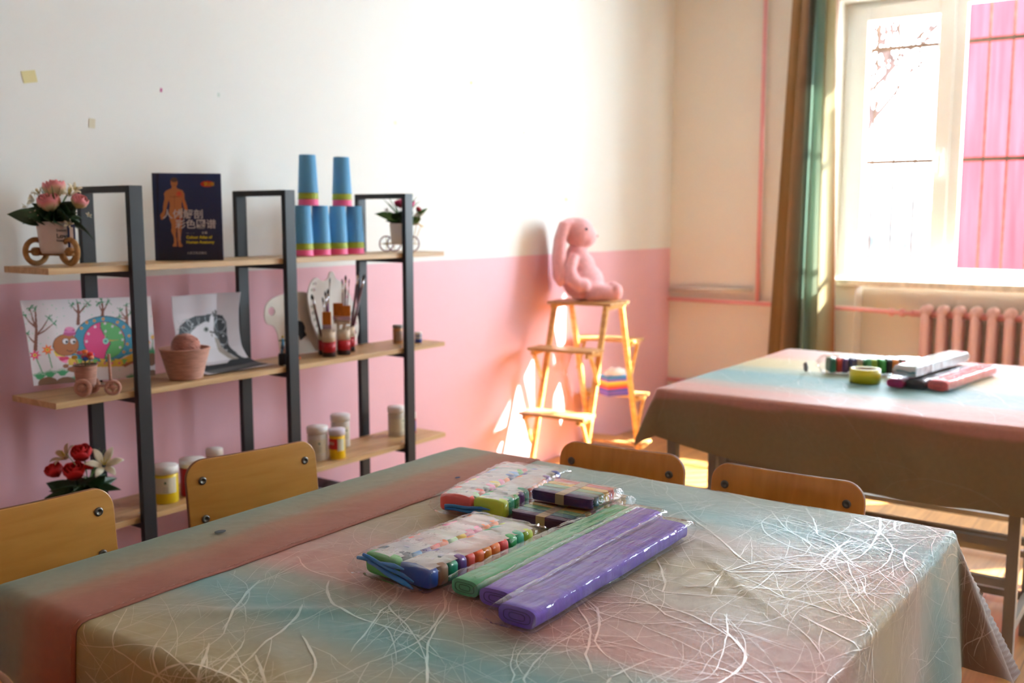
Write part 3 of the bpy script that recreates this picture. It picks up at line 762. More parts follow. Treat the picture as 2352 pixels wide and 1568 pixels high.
# --- numpy painter for drawings: shapes given in picture coordinates, evaluated on a fine grid
class Paint:
    def __init__(s, X, Y, bg): s.X, s.Y = X, Y; s.C = np.zeros(X.shape + (3,)); s.C[:] = lin(bg)
    def m(s, mask, c): s.C[mask] = lin(c)
    def ell(s, cx, cy, rx, ry, c, rot=0):
        dx, dy = s.X - cx, s.Y - cy; a = dx * math.cos(rot) + dy * math.sin(rot); b = -dx * math.sin(rot) + dy * math.cos(rot)
        s.m((a / rx) ** 2 + (b / ry) ** 2 < 1, c)
    def poly(s, pts, c):
        ins = np.zeros(s.X.shape, bool); n = len(pts)
        for i in range(n):
            (x1, y1), (x2, y2) = pts[i], pts[(i + 1) % n]
            if y1 == y2: continue
            ins ^= ((y1 > s.Y) != (y2 > s.Y)) & (s.X < (x2 - x1) * (s.Y - y1) / (y2 - y1) + x1)
        s.m(ins, c)
    def line(s, pts, w, c, w2=None):
        n = len(pts) - 1
        for i in range(n):
            (x1, y1), (x2, y2) = pts[i], pts[i + 1]; vx, vy = x2 - x1, y2 - y1; L = vx * vx + vy * vy + 1e-9
            t = np.clip(((s.X - x1) * vx + (s.Y - y1) * vy) / L, 0, 1); d = np.hypot(s.X - x1 - t * vx, s.Y - y1 - t * vy)
            wi = w if w2 is None else w + (w2 - w) * (i + t) / n
            s.m(d < wi, c)
    def star(s, cx, cy, r, c, n=6, inner=.5):
        s.poly([(cx + (r if k % 2 == 0 else r * inner) * math.cos(PI * k / n), cy + (r if k % 2 == 0 else r * inner) * math.sin(PI * k / n)) for k in range(2 * n)], c)
def sheet(name, fn, nu, nv, quad, draw, parent, bg, thick=.0006, rough=.6, ymap=None):
    """fn(u,v)->point; quad = picture coords of corners TL,TR,BL,BR"""
    u, v = np.meshgrid(np.linspace(0, 1, nu + 1), np.linspace(0, 1, nv + 1))
    TL, TR, BL, BR = [np.array(q, float) for q in quad]
    X = (TL[0] * (1 - u) + TR[0] * u) * v + (BL[0] * (1 - u) + BR[0] * u) * (1 - v)
    Y = (TL[1] * (1 - u) + TR[1] * u) * v + (BL[1] * (1 - u) + BR[1] * u) * (1 - v)
    if ymap: Y = np.vectorize(ymap)(v)
    p = Paint(X, Y, bg); draw(p)
    mb = MB(); mb.grid(fn, nu, nv); cols = p.C.reshape(-1, 3); mb.col = [tuple(c) for c in cols]
    o = mb.build(name, mat_attr('printed paper %g' % rough, rough), parent)
    o.modifiers.new('solid', 'SOLIDIFY').thickness = thick
    return o

# --- book
BP = at(437, 597, y=2.712); bk = thing('book', 'dark blue anatomy atlas standing upright on the top shelf board', 'book', (BP.x, 2.712, BZ[0] + .0005), VIEW - PI / 2 + .2)
BW, BH, BT = .208, .277, .017
def bookdraw(p):
    X, Y = p.X, p.Y
    t = np.clip((Y - 130) / 1290, 0, 1)[..., None]
    p.C[:] = (1 - t) * np.array(lin((30, 52, 104))) + t * np.array(lin((16, 22, 44)))
    p.m(X < 190, (20, 30, 62)); p.m(X < 150, (26, 42, 84))
    S, S2, D = (190, 122, 74), (206, 104, 62), (150, 84, 48)
    p.ell(408, 265, 52, 68, S); p.ell(408, 228, 50, 34, (92, 70, 58)); p.ell(385, 268, 7, 5, D); p.ell(428, 268, 7, 5, D); p.line([(395, 305), (422, 305)], 4, D)
    p.poly([(375, 310), (440, 310), (445, 350), (530, 385), (552, 430), (560, 520), (595, 620), (600, 680), (560, 690), (530, 570), (520, 520), (512, 600), (530, 700), (520, 860), (508, 1000), (495, 1090), (500, 1150), (525, 1195), (515, 1210), (465, 1208), (458, 1150), (450, 1000), (440, 900), (432, 1010), (440, 1150), (442, 1205), (385, 1208), (382, 1190), (405, 1140), (395, 1050), (365, 990), (368, 880), (340, 800), (330, 700), (345, 600), (335, 520), (318, 560), (290, 680), (262, 780), (240, 812), (215, 800), (208, 740), (245, 690), (252, 590), (270, 500), (262, 430), (285, 390), (370, 352)], S)
    p.ell(480, 440, 50, 50, S2); p.ell(478, 430, 24, 24, (214, 84, 60)); p.line([(350, 470), (400, 480), (415, 460), (430, 480), (480, 470)], 4, D)
    p.line([(412, 480), (412, 640)], 4, D); p.poly([(480, 660), (530, 640), (520, 780), (500, 790)], (196, 176, 160)); p.ell(480, 800, 40, 20, (168, 60, 40)); p.line([(470, 960), (490, 1100)], 10, (200, 150, 130)); p.line([(510, 420), (575, 650)], 6, S2)
    p.ell(888, 290, 98, 44, (206, 60, 24)); p.line([(610, 150), (610, 151)], 1, (30, 52, 104))
sheet('front_cover', lambda u, v: (-BW / 2 + BW * u, -BT / 2 - .0012, BH * v), 150, 200, ((95, 130), (1080, 140), (145, 1415), (1110, 1410)), bookdraw, bk, (20, 30, 70), .0012, .35)
MB().box((-BW / 2 + .003, -BT / 2 - .0009, .002), (BW / 2 - .003, BT / 2 - .0021, BH - .002)).build('page_block', mat('book pages', (226, 220, 204), .8), bk)
mcov = mat('dark blue book cloth', (24, 34, 70), .35)
MB().box((-BW / 2, BT / 2 - .002, 0), (BW / 2, BT / 2, BH)).build('back_cover', mcov, bk)
sp_ = MB().box((-BW / 2 - .002, -BT / 2 - .001, 0), (-BW / 2 + .002, BT / 2, BH)).build('spine', mcov, bk)
MB().box((-BW / 2 - .0025, -.006, BH - .032), (-BW / 2 - .002, .006, BH - .012)).build('spine_mark', mat('red print', (196, 60, 40), .5), sp_)
def bq(px, py_):      # cover picture coords -> local
    v = 1 - (py_ - 135) / 1280; xl = 95 + 50 * (1 - v); return ((px - xl) / 975 - .5) * BW, v * BH
mt = mat('silver grey print', (206, 200, 204), .5); my = mat('yellow print', (216, 196, 50), .5)
def btext(nm, s, px, py_, size, m, bold=0, sx=1):
    x, z = bq(px, py_); M = Matrix.Translation((x, -BT / 2 - .0026, z)) @ Matrix.Rotation(PI / 2, 4, 'X'); text(nm, s, size, m, bk, M, .0003, bold=bold, sx=sx)
btext('title_text', '人体解剖', 240, 785, .0315, mt, .0003); btext('title_text', '彩色图谱', 425, 930, .0315, mt, .0003)
btext('small_text', '主编', 800, 1020, .009, mt); btext('small_text', '---  -  -', 580, 1020, .009, mt)
btext('subtitle_text', 'Colour Atlas of', 582, 1090, .0125, my, .0004); btext('subtitle_text', 'Human Anatomy', 582, 1162, .0125, my, .0004)
btext('publisher_text', '人民卫生出版社', 590, 1318, .0088, mt); btext('edition_text', '第2版', 830, 312, .0135, my)

# --- drawing of a snail, lower board
def snail(p):
    BR, GR, LB = (120, 66, 44), (60, 130, 92), (36, 130, 160)
    rnd = random.Random(4)
    for k in range(70):
        x, y = rnd.uniform(60, 1850), rnd.uniform(170, 1330); p.star(x, y, 15, (150, 196, 172), 4, .4)
    def tr(x, y, h, bs):
        p.line([(x, y), (x + 10, y - h * .5), (x, y - h)], 26, BR, 9)
        for (dx, dy, ex, ey) in bs:
            p.line([(x, y - dy), (x + ex * .5 + dx, y - dy - ey * .4), (x + ex, y - dy - ey)], 14, BR, 5)
            for k in range(9): p.line([(x + ex + rnd.uniform(-50, 50), y - dy - ey + rnd.uniform(-50, 50)), (x + ex, y - dy - ey)], 5, GR)
        for k in range(8): p.line([(x + rnd.uniform(-45, 45), y - h + rnd.uniform(-60, 30)), (x, y - h)], 5, GR)
    tr(215, 870, 560, [(0, 320, -150, 180), (0, 200, 170, 250), (0, 200, 230, 170), (0, 90, -110, 140), (0, 330, -70, 260)])
    tr(775, 500, 300, [(0, 130, 90, 120), (0, 150, -80, 110), (0, 140, 140, 150)])
    tr(1115, 400, 210, [(0, 60, 90, 150), (0, 70, -50, 120)])
    tr(1465, 560, 320, [(0, 130, -90, 120), (0, 160, 70, 60), (0, 120, -110, 40)])
    # shell
    p.ell(1150, 720, 430, 330, (24, 60, 74)); p.ell(1150, 720, 420, 318, LB)
    p.poly([(1150, 720), (690, 930), (660, 940), (800, 1010), (1150, 1040), (1560, 930), (1560, 700)], LB)
    p.ell(1145, 740, 300, 270, (30, 60, 60)); p.ell(1145, 740, 290, 262, (206, 44, 116))
    p.poly([(1090, 480), (1230, 485), (1360, 560), (1430, 700), (1425, 830), (1360, 930), (1260, 990), (1150, 1000), (1170, 900), (1230, 780), (1130, 650), (1085, 560)], (76, 160, 84))
    p.line([(1090, 480), (1085, 560), (1130, 650), (1230, 780), (1170, 900), (1150, 1000)], 5, (40, 40, 50))
    for (x, y) in ((820, 565), (895, 485), (1000, 460), (1125, 435), (1330, 480), (1420, 550), (1500, 675), (1475, 790), (1425, 905), (750, 910), (1530, 880)): p.star(x, y, 30, (226, 150, 40), 5, .5); p.ell(x, y, 8, 8, (120, 60, 30))
    for (x, y) in ((915, 645), (890, 755), (1010, 545), (1255, 540), (1370, 630), (1155, 610), (1370, 840), (1190, 950), (1150, 500), (1405, 730)): p.star(x, y, 26, (206, 196, 206), 5, .5)
    p.line([(1160, 750), (1340, 730)], 13, (196, 140, 60), 3); p.line([(1160, 750), (1150, 600)], 10, (150, 190, 120), 3); p.ell(1160, 750, 42, 42, (130, 210, 190)); p.ell(1160, 750, 18, 18, (60, 120, 120))
    # body
    p.poly([(650, 980), (800, 1020), (1150, 1050), (1400, 1000), (1560, 920), (1565, 1040), (1480, 1110), (1150, 1120), (800, 1110), (650, 1090)], (206, 166, 60))
    for k in range(9):
        x = 660 + k * 105; p.poly([(x, 1000), (x + 90, 1010), (x + 40, 1090)], (110, 176, 84) if k % 2 else (214, 176, 60)); p.ell(x + 75, 1065, 16, 14, (200, 80, 130))
    p.poly([(1400, 1090), (1560, 1030), (1570, 1060), (1450, 1125)], (140, 84, 50)); p.ell(620, 1105, 40, 30, (140, 84, 50)); p.ell(730, 1150, 90, 42, (140, 84, 50))
    # head
    p.poly([(445, 880), (570, 960), (650, 970), (640, 1060), (560, 1040), (480, 960)], (226, 190, 60)); p.poly([(490, 960), (650, 980), (630, 1066), (560, 1040)], (232, 130, 180))
    p.ell(570, 1000, 44, 30, (206, 40, 90)); p.ell(620, 990, 40, 26, (206, 40, 90))
    p.ell(612, 805, 176, 158, (60, 36, 24)); p.ell(612, 805, 168, 150, (168, 96, 40))
    for x in (605, 705): p.ell(x, 750, 44, 44, (60, 60, 64)); p.ell(x, 750, 38, 38, (220, 216, 220)); p.ell(x + 14, 758, 18, 20, (20, 20, 24))
    p.line([(625, 880), (670, 895), (700, 885)], 6, (90, 40, 20))
    p.poly([(570, 655), (590, 590), (600, 560), (660, 545), (715, 560), (735, 600), (738, 660), (655, 680)], (176, 70, 120)); p.ell(658, 572, 62, 26, (220, 130, 170)); p.poly([(585, 600), (735, 600), (738, 630), (580, 630)], (206, 110, 170))
    # flowers, grass, soil
    for (x, y, c) in ((212, 945, (214, 60, 110)), (370, 870, (232, 110, 40)), (1860, 690, (190, 40, 90)), (1790, 770, (196, 40, 90))):
        p.line([(x, y), (x + 110 * (x < 300) + 70 * (300 < x < 500), y + 260)], 7, (70, 140, 90)); p.star(x, y, 82 if x < 1000 else 44, c, 7, .5); p.ell(x, y, 24, 24, (236, 190, 50)); p.ell(x, y, 9, 9, (60, 60, 60))
    for (x, y) in ((290, 1260), (420, 1230), (580, 1210), (1850, 920), (800, 1300), (1560, 1290)):
        for k in range(9): p.line([(x + (k - 4) * 9, y), (x + (k - 4) * 24, y - 90 + abs(k - 4) * 12)], 13, (60, 150, 96), 2)
        p.ell(x, y, 50, 34, (60, 150, 96))
    for (x, y, r) in ((400, 1350, 130), (640, 1350, 140), (1850, 1010, 80), (1870, 1250, 90)): p.ell(x, y, r, 92, (122, 84, 56))
QA = [at(45, 690, y=2.80), at(345, 680, y=2.80), at(77, 886, y=2.775), at(357, 862, y=2.775)]
for q in (QA[2], QA[3]): q.z = max(q.z, BZ[1] + .002)
snO = QA[2].copy(); dr = thing('drawing', 'colourful felt-pen drawing of a snail with bare trees on white paper', 'drawing', snO)
def sfn(u, v):
    p = (QA[0] * (1 - u) + QA[1] * u) * v + (QA[2] * (1 - u) + QA[3] * u) * (1 - v) - snO
    return p + Vector((0, -.006 * math.sin(PI * v), 0))
sheet('drawing_sheet', sfn, 260, 180, ((20, 175), (1840, 110), (215, 1385), (1920, 1240)), snail, dr, (214, 206, 210))

# --- black and white drawing
def cat(p):
    K, Wt = (40, 46, 52), (214, 214, 222)
    p.poly([(230, 900), (240, 700), (300, 550), (450, 470), (600, 430), (900, 420), (1100, 450), (1165, 560), (1170, 900), (1260, 1060), (1450, 1160), (1450, 1290), (300, 1330), (230, 1200)], K)
    for (a, b, r) in ((560, 470, 150), (760, 470, 150), (900, 480, 140), (330, 700, 160), (430, 560, 120), (1050, 600, 120), (1080, 800, 110), (300, 850, 90), (1120, 960, 90)):
        th = np.hypot(p.X - a, p.Y - b); p.m((abs(th - r * .8) < 6) & (p.X > 240) & (p.X < 1160) & (p.Y > 450) & (p.Y < 1000), (150, 156, 162))
    rnd = random.Random(2)
    for k in range(26): p.ell(rnd.uniform(260, 1140), rnd.uniform(470, 1000), 14, 14, (170, 174, 180))
    p.poly([(480, 660), (620, 580), (780, 520), (860, 540), (900, 440), (960, 400), (950, 560), (930, 650), (940, 720), (1000, 800), (1020, 900), (1100, 1000), (1200, 1080), (1120, 1180), (900, 1210), (500, 1210), (420, 900)], Wt)
    p.poly([(930, 760), (1000, 800), (1050, 950), (1160, 1060), (1240, 1100), (1190, 1150), (1040, 1080), (940, 980)], (150, 140, 132))
    p.ell(785, 640, 52, 36, (140, 150, 150)); p.ell(790, 637, 26, 26, (26, 30, 30)); p.line([(860, 680), (930, 700)], 12, (30, 30, 30)); p.line([(880, 720), (890, 750)], 8, (60, 60, 60))
    for k in range(24): p.line([(960 + rnd.uniform(-50, 60), 420 + rnd.uniform(-60, 40)), (1000, 470)], 7, (50, 46, 44))
    for k in range(40):
        x = rnd.uniform(960, 1240); y = 700 + (x - 960) * 1.35 + rnd.uniform(-60, 60); p.line([(x, y), (x + 60, y + 50)], 5, (46, 44, 42))
    p.line([(250, 1290), (1420, 1250)], 24, (90, 92, 96))
prof = [(2.815, 1.092), (2.812, 1.03), (2.80, .96), (2.785, .905), (2.755, .866), (2.71, .850), (2.64, .8465)]
XA = at(392, 685, y=2.815).x, at(540, 680, y=2.815).x
dc = thing('drawing', 'black and white drawing of a bird-like animal on curled paper behind the basket', 'drawing', (XA[0], 2.8, BZ[1]))
def cfn(u, v):
    t = (1 - v) * (len(prof) - 1); i = min(int(t), len(prof) - 2); f = t - i; y = prof[i][0] * (1 - f) + prof[i + 1][0] * f; z = prof[i][1] * (1 - f) + prof[i + 1][1] * f
    wx = XA[1] - XA[0]; x = wx * u * (1 - .10 * math.sin(PI * v)) + .02 * (1 - v) * u + .005
    y += -.028 * max(0, u - .7) / .3 * v * (1 if v > .5 else v * 2) + .004
    return (x, min(y, 2.822) - 2.8, z - BZ[1])
sheet('drawing_sheet', cfn, 150, 170, ((235, 120), (1330, 80), (110, 1340), (1480, 1240)), cat, dc, (196, 190, 196),
      ymap=lambda v: (lambda q: 110 + (1.092 - q.z - BZ[1]) / .2455 * 1080 if q.y + 2.8 > 2.755 else 1190 + (2.755 - q.y - 2.8) / .115 * 130)(Vector(cfn(0, v))))

# --- twine things: basket with a yarn ball, tricycle basket
m_tw = mat('dusty pink twine', (196, 146, 128), .9, var=.25, vscale=30, bump=.8, bscale=40, stretch=(1, 1, 9), sheen=.3)
m_yarn = mat('dusty pink yarn', (190, 128, 112), .9, var=.2, vscale=20, sheen=.4)
P = onshelf(427, 868, 1, 2.665)
bs = thing('twine_basket', 'round dusty pink twine basket holding a yarn ball', 'basket', P)
pr = [(0, .002), (.051, .002)]; ns = 17
for k in range(ns): z = .004 + k * .0052; r = .052 + .024 * k / ns; pr += [(r, z), (r + .0016, z + .0026)]
pr += [(.077, .094), (.079, .097), (.077, .099), (.073, .097), (.050, .008), (0, .008)]
MB().lathe(pr, 48).build('basket_body', m_tw, bs)
MB().torus(.0765, .0028, Matrix.Translation((0, 0, .0975)), 48).build('basket_rim', m_tw, bs)
yb = thing('yarn_ball', 'dusty pink ball of yarn sitting in the twine basket', 'yarn ball', P + Vector((.004, 0, .103)))
mb = MB(); mb.ball((0, 0, 0), .042, 24, 16); rnd = random.Random(9)
for k in range(34):
    M = Matrix.Rotation(rnd.uniform(0, PI), 4, 'Z') @ Matrix.Rotation(rnd.gauss(0, .5) + .3, 4, 'X'); off = rnd.uniform(-.016, .016)
    mb.torus(math.sqrt(.0435 ** 2 - off ** 2), .0019, M @ Matrix.Translation((0, 0, off)), 28, 6)
mb.build('yarn', m_yarn, yb)

def wheel(parent, M, R, m, r=.004, spokes=2, ms=None, flat=1):
    w = MB().torus(R, r, M @ Matrix.Diagonal((1, 1, flat, 1)), 32, 8).build('wheel', m, parent)
    s = MB()
    for k in range(spokes):
        a = PI * k / spokes + .0; d = Vector((math.cos(a), math.sin(a), 0)) * R; s.tube([M @ (-d), M @ d], r * .55, 6)
    s.lathe([(0, -r), (r * 1.6, -r), (r * 1.6, r), (0, r)], 12, M)
    s.build('spokes', ms or m, w)
    return w
P = onshelf(199, 895, 1, 2.64)
tri = thing('twine_tricycle_basket', 'small pink twine tricycle planter with tiny bright dried flowers', 'planter', P, VIEW - PI / 2); tri.scale = (1.15, 1.15, 1.15)
MB().lathe([(0, .022), (.022, .022), (.0255, .05), (.0275, .074), (.0285, .076), (.0265, .077), (.024, .06), (0, .058)], 32).build('bucket', m_tw, tri)
MB().torus(.0272, .0018, Matrix.Translation((0, 0, .078)), 28).build('trim_ring', mat('brown shiny trim', (120, 90, 72), .3), tri)
RX = Matrix.Rotation(PI / 2, 4, 'X')
for y, z in ((-.026, .0235), (.026, .0235)): wheel(tri, Matrix.Translation((.002, y, z)) @ RX, .0165, m_tw, .0065, 2)
wheel(tri, Matrix.Translation((.066, 0, .0205)) @ Matrix.Rotation(.35, 4, 'Z') @ RX, .016, m_tw, .0045, 2)
MB().tube([(0, 0, .026), (.066, 0, .024)], .003, 8).build('axle', m_tw, tri)
MB().tube([(.062, 0, .024), (.060, 0, .105)], .0038, 8).build('steering_post', m_tw, tri)
rnd = random.Random(3)
for k in range(12):
    c = rnd.choice([(226, 60, 60), (240, 120, 60), (236, 190, 70), (60, 100, 190), (226, 120, 150), (230, 150, 120), (236, 90, 130)])
    x, y, z = rnd.uniform(-.026, .026), rnd.uniform(-.015, .015), rnd.uniform(.094, .115)
    f = MB(); f.ball((x, y, z), (.0075, .0075, .005), 12, 6); f.build('dried_flower', mat('dried flower %s' % str(c), c, .8), tri)
    MB().tube([(x * .4, y * .4, .06), (x, y, z)], .0007, 5).build('stem', mat('dry stem', (120, 130, 90), .8), tri)

# --- flowers
m_leaf = mat('dark green silk leaf', (34, 66, 34), .5, var=.35, vscale=25)
m_leaf2 = mat('bright green leaf', (70, 116, 50), .5, var=.3, vscale=25)
m_stem = mat('green stem', (80, 120, 60), .6)
def rose(parent, c, R, top, bottom, tilt=(0, 0), seed=0):
    rnd = random.Random(seed); mb = MB()
    key = lambda z: tuple(np.array(lin(bottom)) * (1 - z) + np.array(lin(top)) * z)
    M0 = Matrix.Translation(c) @ Matrix.Rotation(tilt[0], 4, 'X') @ Matrix.Rotation(tilt[1], 4, 'Y')
    for ring, (n, rr, h) in enumerate(((3, .35, 1.05), (4, .62, 1.0), (5, .92, .95))):
        for k in range(n):
            a0 = 2 * PI * k / n + ring * .7 + rnd.uniform(-.15, .15); sp = 2 * PI / n * .72
            def fn(u, v, a0=a0, sp=sp, rr=rr, h=h, ring=ring):
                a = a0 + (u - .5) * 2 * sp * (1 - .15 * v); prof_ = rr * (math.sin(min(1, v * 1.25) * PI / 2) * .95 + (-.10 * (v - .7) / .3 if v > .7 else 0))
                hh = h * v * (1 - .22 * (2 * u - 1) ** 2) * 1.25
                return (R * prof_ * math.cos(a), R * prof_ * math.sin(a), R * (hh * 1.15 - .75))
            n0 = len(mb.v); mb.grid(fn, 8, 8, M0)
            for i in range(n0, len(mb.v)):
                z = ((i - n0) // 9) / 8; mb.col[i] = key(min(1, max(0, (z - .52) * 3.2)))
    o = mb.build('rose', mat_attr('rose petals', .6), parent); o.modifiers.new('s', 'SOLIDIFY').thickness = R * .03
    return o
def leaf(parent, p, d, L, W, m, droop=.4, name='leaf', roll=.9):
    d = Vector(d).normalized(); side = d.cross(Vector((0, 0, 1))); side = side.normalized() if side.length > .01 else Vector((1, 0, 0)); upv = side.cross(d); side, upv = side * math.cos(roll) + upv * math.sin(roll), upv * math.cos(roll) - side * math.sin(roll)
    def fn(u, v):
        w = W * math.sin(PI * min(.999, v ** .8)) * (u - .5) ; q = Vector(p) + d * L * v + side * w + Vector((0, 0, -droop * L * v * v)) + upv * (abs(u - .5) * W * .35 * math.sin(PI * v))
        return q
    mb = MB(); mb.grid(fn, 4, 10); o = mb.build(name, m, parent); o.modifiers.new('s', 'SOLIDIFY').thickness = .0006; return o
def lily(parent, c, R, col_, axis=(0, -.6, .6), n=6, name='lily'):
    ax = Vector(axis).normalized(); q = ax.to_track_quat('Z', 'Y').to_matrix().to_4x4(); M = Matrix.Translation(c) @ q; mb = MB()
    for k in range(n):
        a = 2 * PI * k / n
        def fn(u, v, a=a):
            w = .42 * math.sin(PI * min(.98, v * .85 + .12)) * (u - .5); r = R * (.12 + .9 * v); z = R * (.55 * math.sin(v * 2.0) - .1)
            return (r * math.cos(a) - w * R * math.sin(a), r * math.sin(a) + w * R * math.cos(a), z)
        mb.grid(fn, 4, 8, M)
    o = mb.build(name, mat('petals %s' % str(col_), col_, .6), parent); o.modifiers.new('s', 'SOLIDIFY').thickness = R * .02
    s = MB()
    for k in range(5): a = 2 * PI * k / 5 + .3; s.tube([M @ Vector((0, 0, 0)), M @ Vector((math.cos(a) * R * .18, math.sin(a) * R * .18, R * .6))], R * .025, 5)
    s.build('stamens', mat('yellow stamen', (196, 176, 70), .6), o)
    return o
def foliage(root, base, n, L, W, m, seed, lo=.1, hi=.9, dr=.4):
    rnd = random.Random(seed)
    for k in range(n):
        a = 2 * PI * k / n + rnd.uniform(-.3, .3); leaf(root, base, (math.cos(a), math.sin(a), rnd.uniform(lo, hi)), L * rnd.uniform(.75, 1.15), W * rnd.uniform(.8, 1.1), m, dr, 'leaf', rnd.choice((-1, 1)) * rnd.uniform(.5, 1.3))
def blades(root, base, n, L, m, seed):
    rnd = random.Random(seed)
    for k in range(n):
        a = rnd.uniform(0, 2 * PI); leaf(root, base, (math.cos(a) * .7, math.sin(a) * .7, rnd.uniform(.6, 1.6)), L * rnd.uniform(.8, 1.2), L * .04, m, .1, 'grass_blade')

# pink roses in a white pot on a twine bicycle cart, local x to the right as seen, y away
P = onshelf(135, 604, 0, 2.705)
f1 = thing('flower_cart', 'white pot of pink silk roses on a tan wheeled twine cart', 'flower pot', P, VIEW - PI / 2)
m_tan = mat('tan twine', (170, 126, 76), .9, var=.3, vscale=60, bump=.7, bscale=140)
m_pot = mat('white ceramic', (222, 212, 204), .3)
MB().lathe([(0, .036), (.040, .036), (.0445, .044), (.052, .123), (.0535, .125), (.0505, .126), (.043, .05), (0, .048)], 40).build('pot', m_pot, f1, loc=(-.002, 0, 0))
mk = mat('black print', (30, 30, 40), .5)
MB().lathe([(0, .112), (.048, .112)], 24).build('potting_foam', mat('dark moss', (40, 50, 30), .9), f1, loc=(-.002, 0, 0))
for (s_, z_, sz) in (('Sweet', .098, .011), ('Love', .080, .018), ('home', .070, .010)):
    text('pot_text', s_, sz, mk, f1, Matrix.Rotation(.66, 4, 'Z') @ Matrix.Translation((-.002 - .012, -.0505 + (.098 - z_) * .08, z_)) @ Matrix.Rotation(PI / 2 - .09, 4, 'X'), .0006, align='LEFT')
tg = MB(); tg.box((-.010, -.001, 0), (.010, .001, .085)); t_ = tg.build('label_strap', mat('navy print', (40, 50, 90), .5), f1, loc=(.0555, -.034, .032)); t_.rotation_euler = (0, .0, .5)
MB().box((-.004, -.0016, .012), (.005, -.0011, .078)).build('white_stripe', m_pot, t_)
MV = lambda x, y, z, a: Matrix.Translation((x, y, z)) @ Matrix.Rotation(a, 4, 'Z') @ RX
for x, y, a in ((-.054, -.018, 1.05), (.012, .040, -.5), (.050, -.036, -.55)):
    wheel(f1, MV(x, y, .0415, a), .0335, m_tan, .0078, 1)
MB().tube([(-.058, -.004, .034), (.046, -.014, .032)], .004, 8).build('axle', m_tan, f1)
MB().tube([(-.02, .01, .034), (.02, -.02, .033)], .004, 8).build('axle', m_tan, f1)
CR, PK = (214, 206, 160), (222, 136, 140)
rose(f1, (-.005, .01, .216), .037, PK, CR, (0, -.1), 1)
rose(f1, (-.004, -.030, .176), .037, PK, CR, (.35, 0), 2)
rose(f1, (.072, -.01, .180), .028, PK, CR, (.2, .5), 3)
rose(f1, (-.038, .02, .188), .020, (206, 150, 120), CR, (0, -.4), 4)
for (x, y, z, r, ax) in ((-.062, 0, .185, .026, (-.8, -.5, .3)), (.034, .015, .20, .030, (.3, -.4, .8)), (.055, .0, .215, .022, (.6, -.4, .6)), (-.045, .0, .205, .02, (-.3, -.6, .8)), (-.042, -.035, .142, .017, (-.3, -1, .2)), (.052, -.04, .118, .015, (.3, -1, .4)), (-.085, 0, .168, .014, (-1, -.3, -.3)), (.095, -.01, .142, .010, (.8, -.4, .6))):
    lily(f1, (x, y, z), r, (212, 204, 178), ax, 5, 'small_flower')
foliage(f1, (0, 0, .120), 13, .095, .058, m_leaf, 5, .5, 1.6, .18); foliage(f1, (.005, 0, .122), 10, .085, .055, m_leaf, 8, .25, .8, .3)
leaf(f1, (.03, -.01, .12), (1, -.1, .1), .085, .035, m_leaf, .7); leaf(f1, (-.02, -.02, .12), (-1, -.5, .42), .105, .06, m_leaf, .1); leaf(f1, (-.01, -.02, .12), (-.6, -.9, .5), .08, .05, m_leaf, .15); leaf(f1, (.02, -.02, .12), (.5, -.9, .7), .08, .05, m_leaf, .15)
blades(f1, (0, 0, .14), 9, .11, m_leaf2, 6)

# magenta roses in a white cup on a bicycle with wine coloured wheels
P = onshelf(922, 577, 0, 2.70)
f2 = thing('flower_bicycle', 'white cup of magenta silk roses on a small bicycle with wine-red wheels', 'flower pot', P, VIEW - PI / 2)
m_wine = mat('wine red plastic', (112, 30, 56), .4); m_gold = mat('gold wire', (190, 160, 100), .35, metal=.6)
MB().lathe([(0, .030), (.036, .030), (.041, .038), (.047, .112), (.0455, .114), (.040, .06), (0, .06)], 36).build('pot', m_pot, f2)
text('pot_text', 'Love', .014, mk, f2, Matrix.Rotation(.45, 4, 'Z') @ Matrix.Translation((-.004, -.0462, .08)) @ Matrix.Rotation(PI / 2 - .07, 4, 'X'), .0006)
for x, y, a in ((-.060, 0, .55), (-.032, .03, .55), (.045, -.006, -.35)): wheel(f2, MV(x, y, .0325, a), .030, m_wine, .0026, 2, m_gold)
MB().tube([(-.072, -.006, .033), (-.012, .0, .033), (.045, 0, .033)], .003, 8).build('axle', m_gold, f2)
fk = MB(); fk.tube([(.045, -.006, .03), (.052, -.006, .062), (.062, -.004, .108)], .0015, 6); fk.tube([(.05, .008, .03), (.062, .008, .06), (.080, .006, .105)], .0015, 6); fk.tube([(.052, -.012, .110), (.070, 0, .112), (.088, .01, .100)], .003, 6)
fk.build('handlebar', m_gold, f2)
rose(f2, (.026, -.015, .188), .036, (206, 26, 106), (150, 10, 60), (.2, .2), 11)
rose(f2, (-.006, .01, .192), .024, (190, 20, 90), (140, 10, 50), (0, -.2), 12); rose(f2, (.072, -.01, .168), .015, (170, 30, 50), (120, 10, 40), (.1, .7), 13)
foliage(f2, (0, 0, .110), 13, .085, .048, m_leaf, 15, .4, 1.5, .2); foliage(f2, (.03, 0, .11), 7, .07, .042, m_leaf2, 16, .3, 1.2, .2)
leaf(f2, (0, 0, .125), (-1, -.2, .32), .110, .045, m_leaf2, .05); leaf(f2, (.05, -.01, .13), (.8, -.1, .6), .075, .026, m_leaf2, 0); leaf(f2, (.02, -.03, .12), (.5, -.8, .3), .07, .05, m_leaf2, .1)
blades(f2, (0, 0, .13), 14, .11, m_leaf2, 17)
for q in ((-.055, -.02, .165), (.066, -.02, .146), (.075, -.01, .150)): lily(f2, q, .013, (216, 214, 206), (.2, -1, .4), 5, 'small_flower')

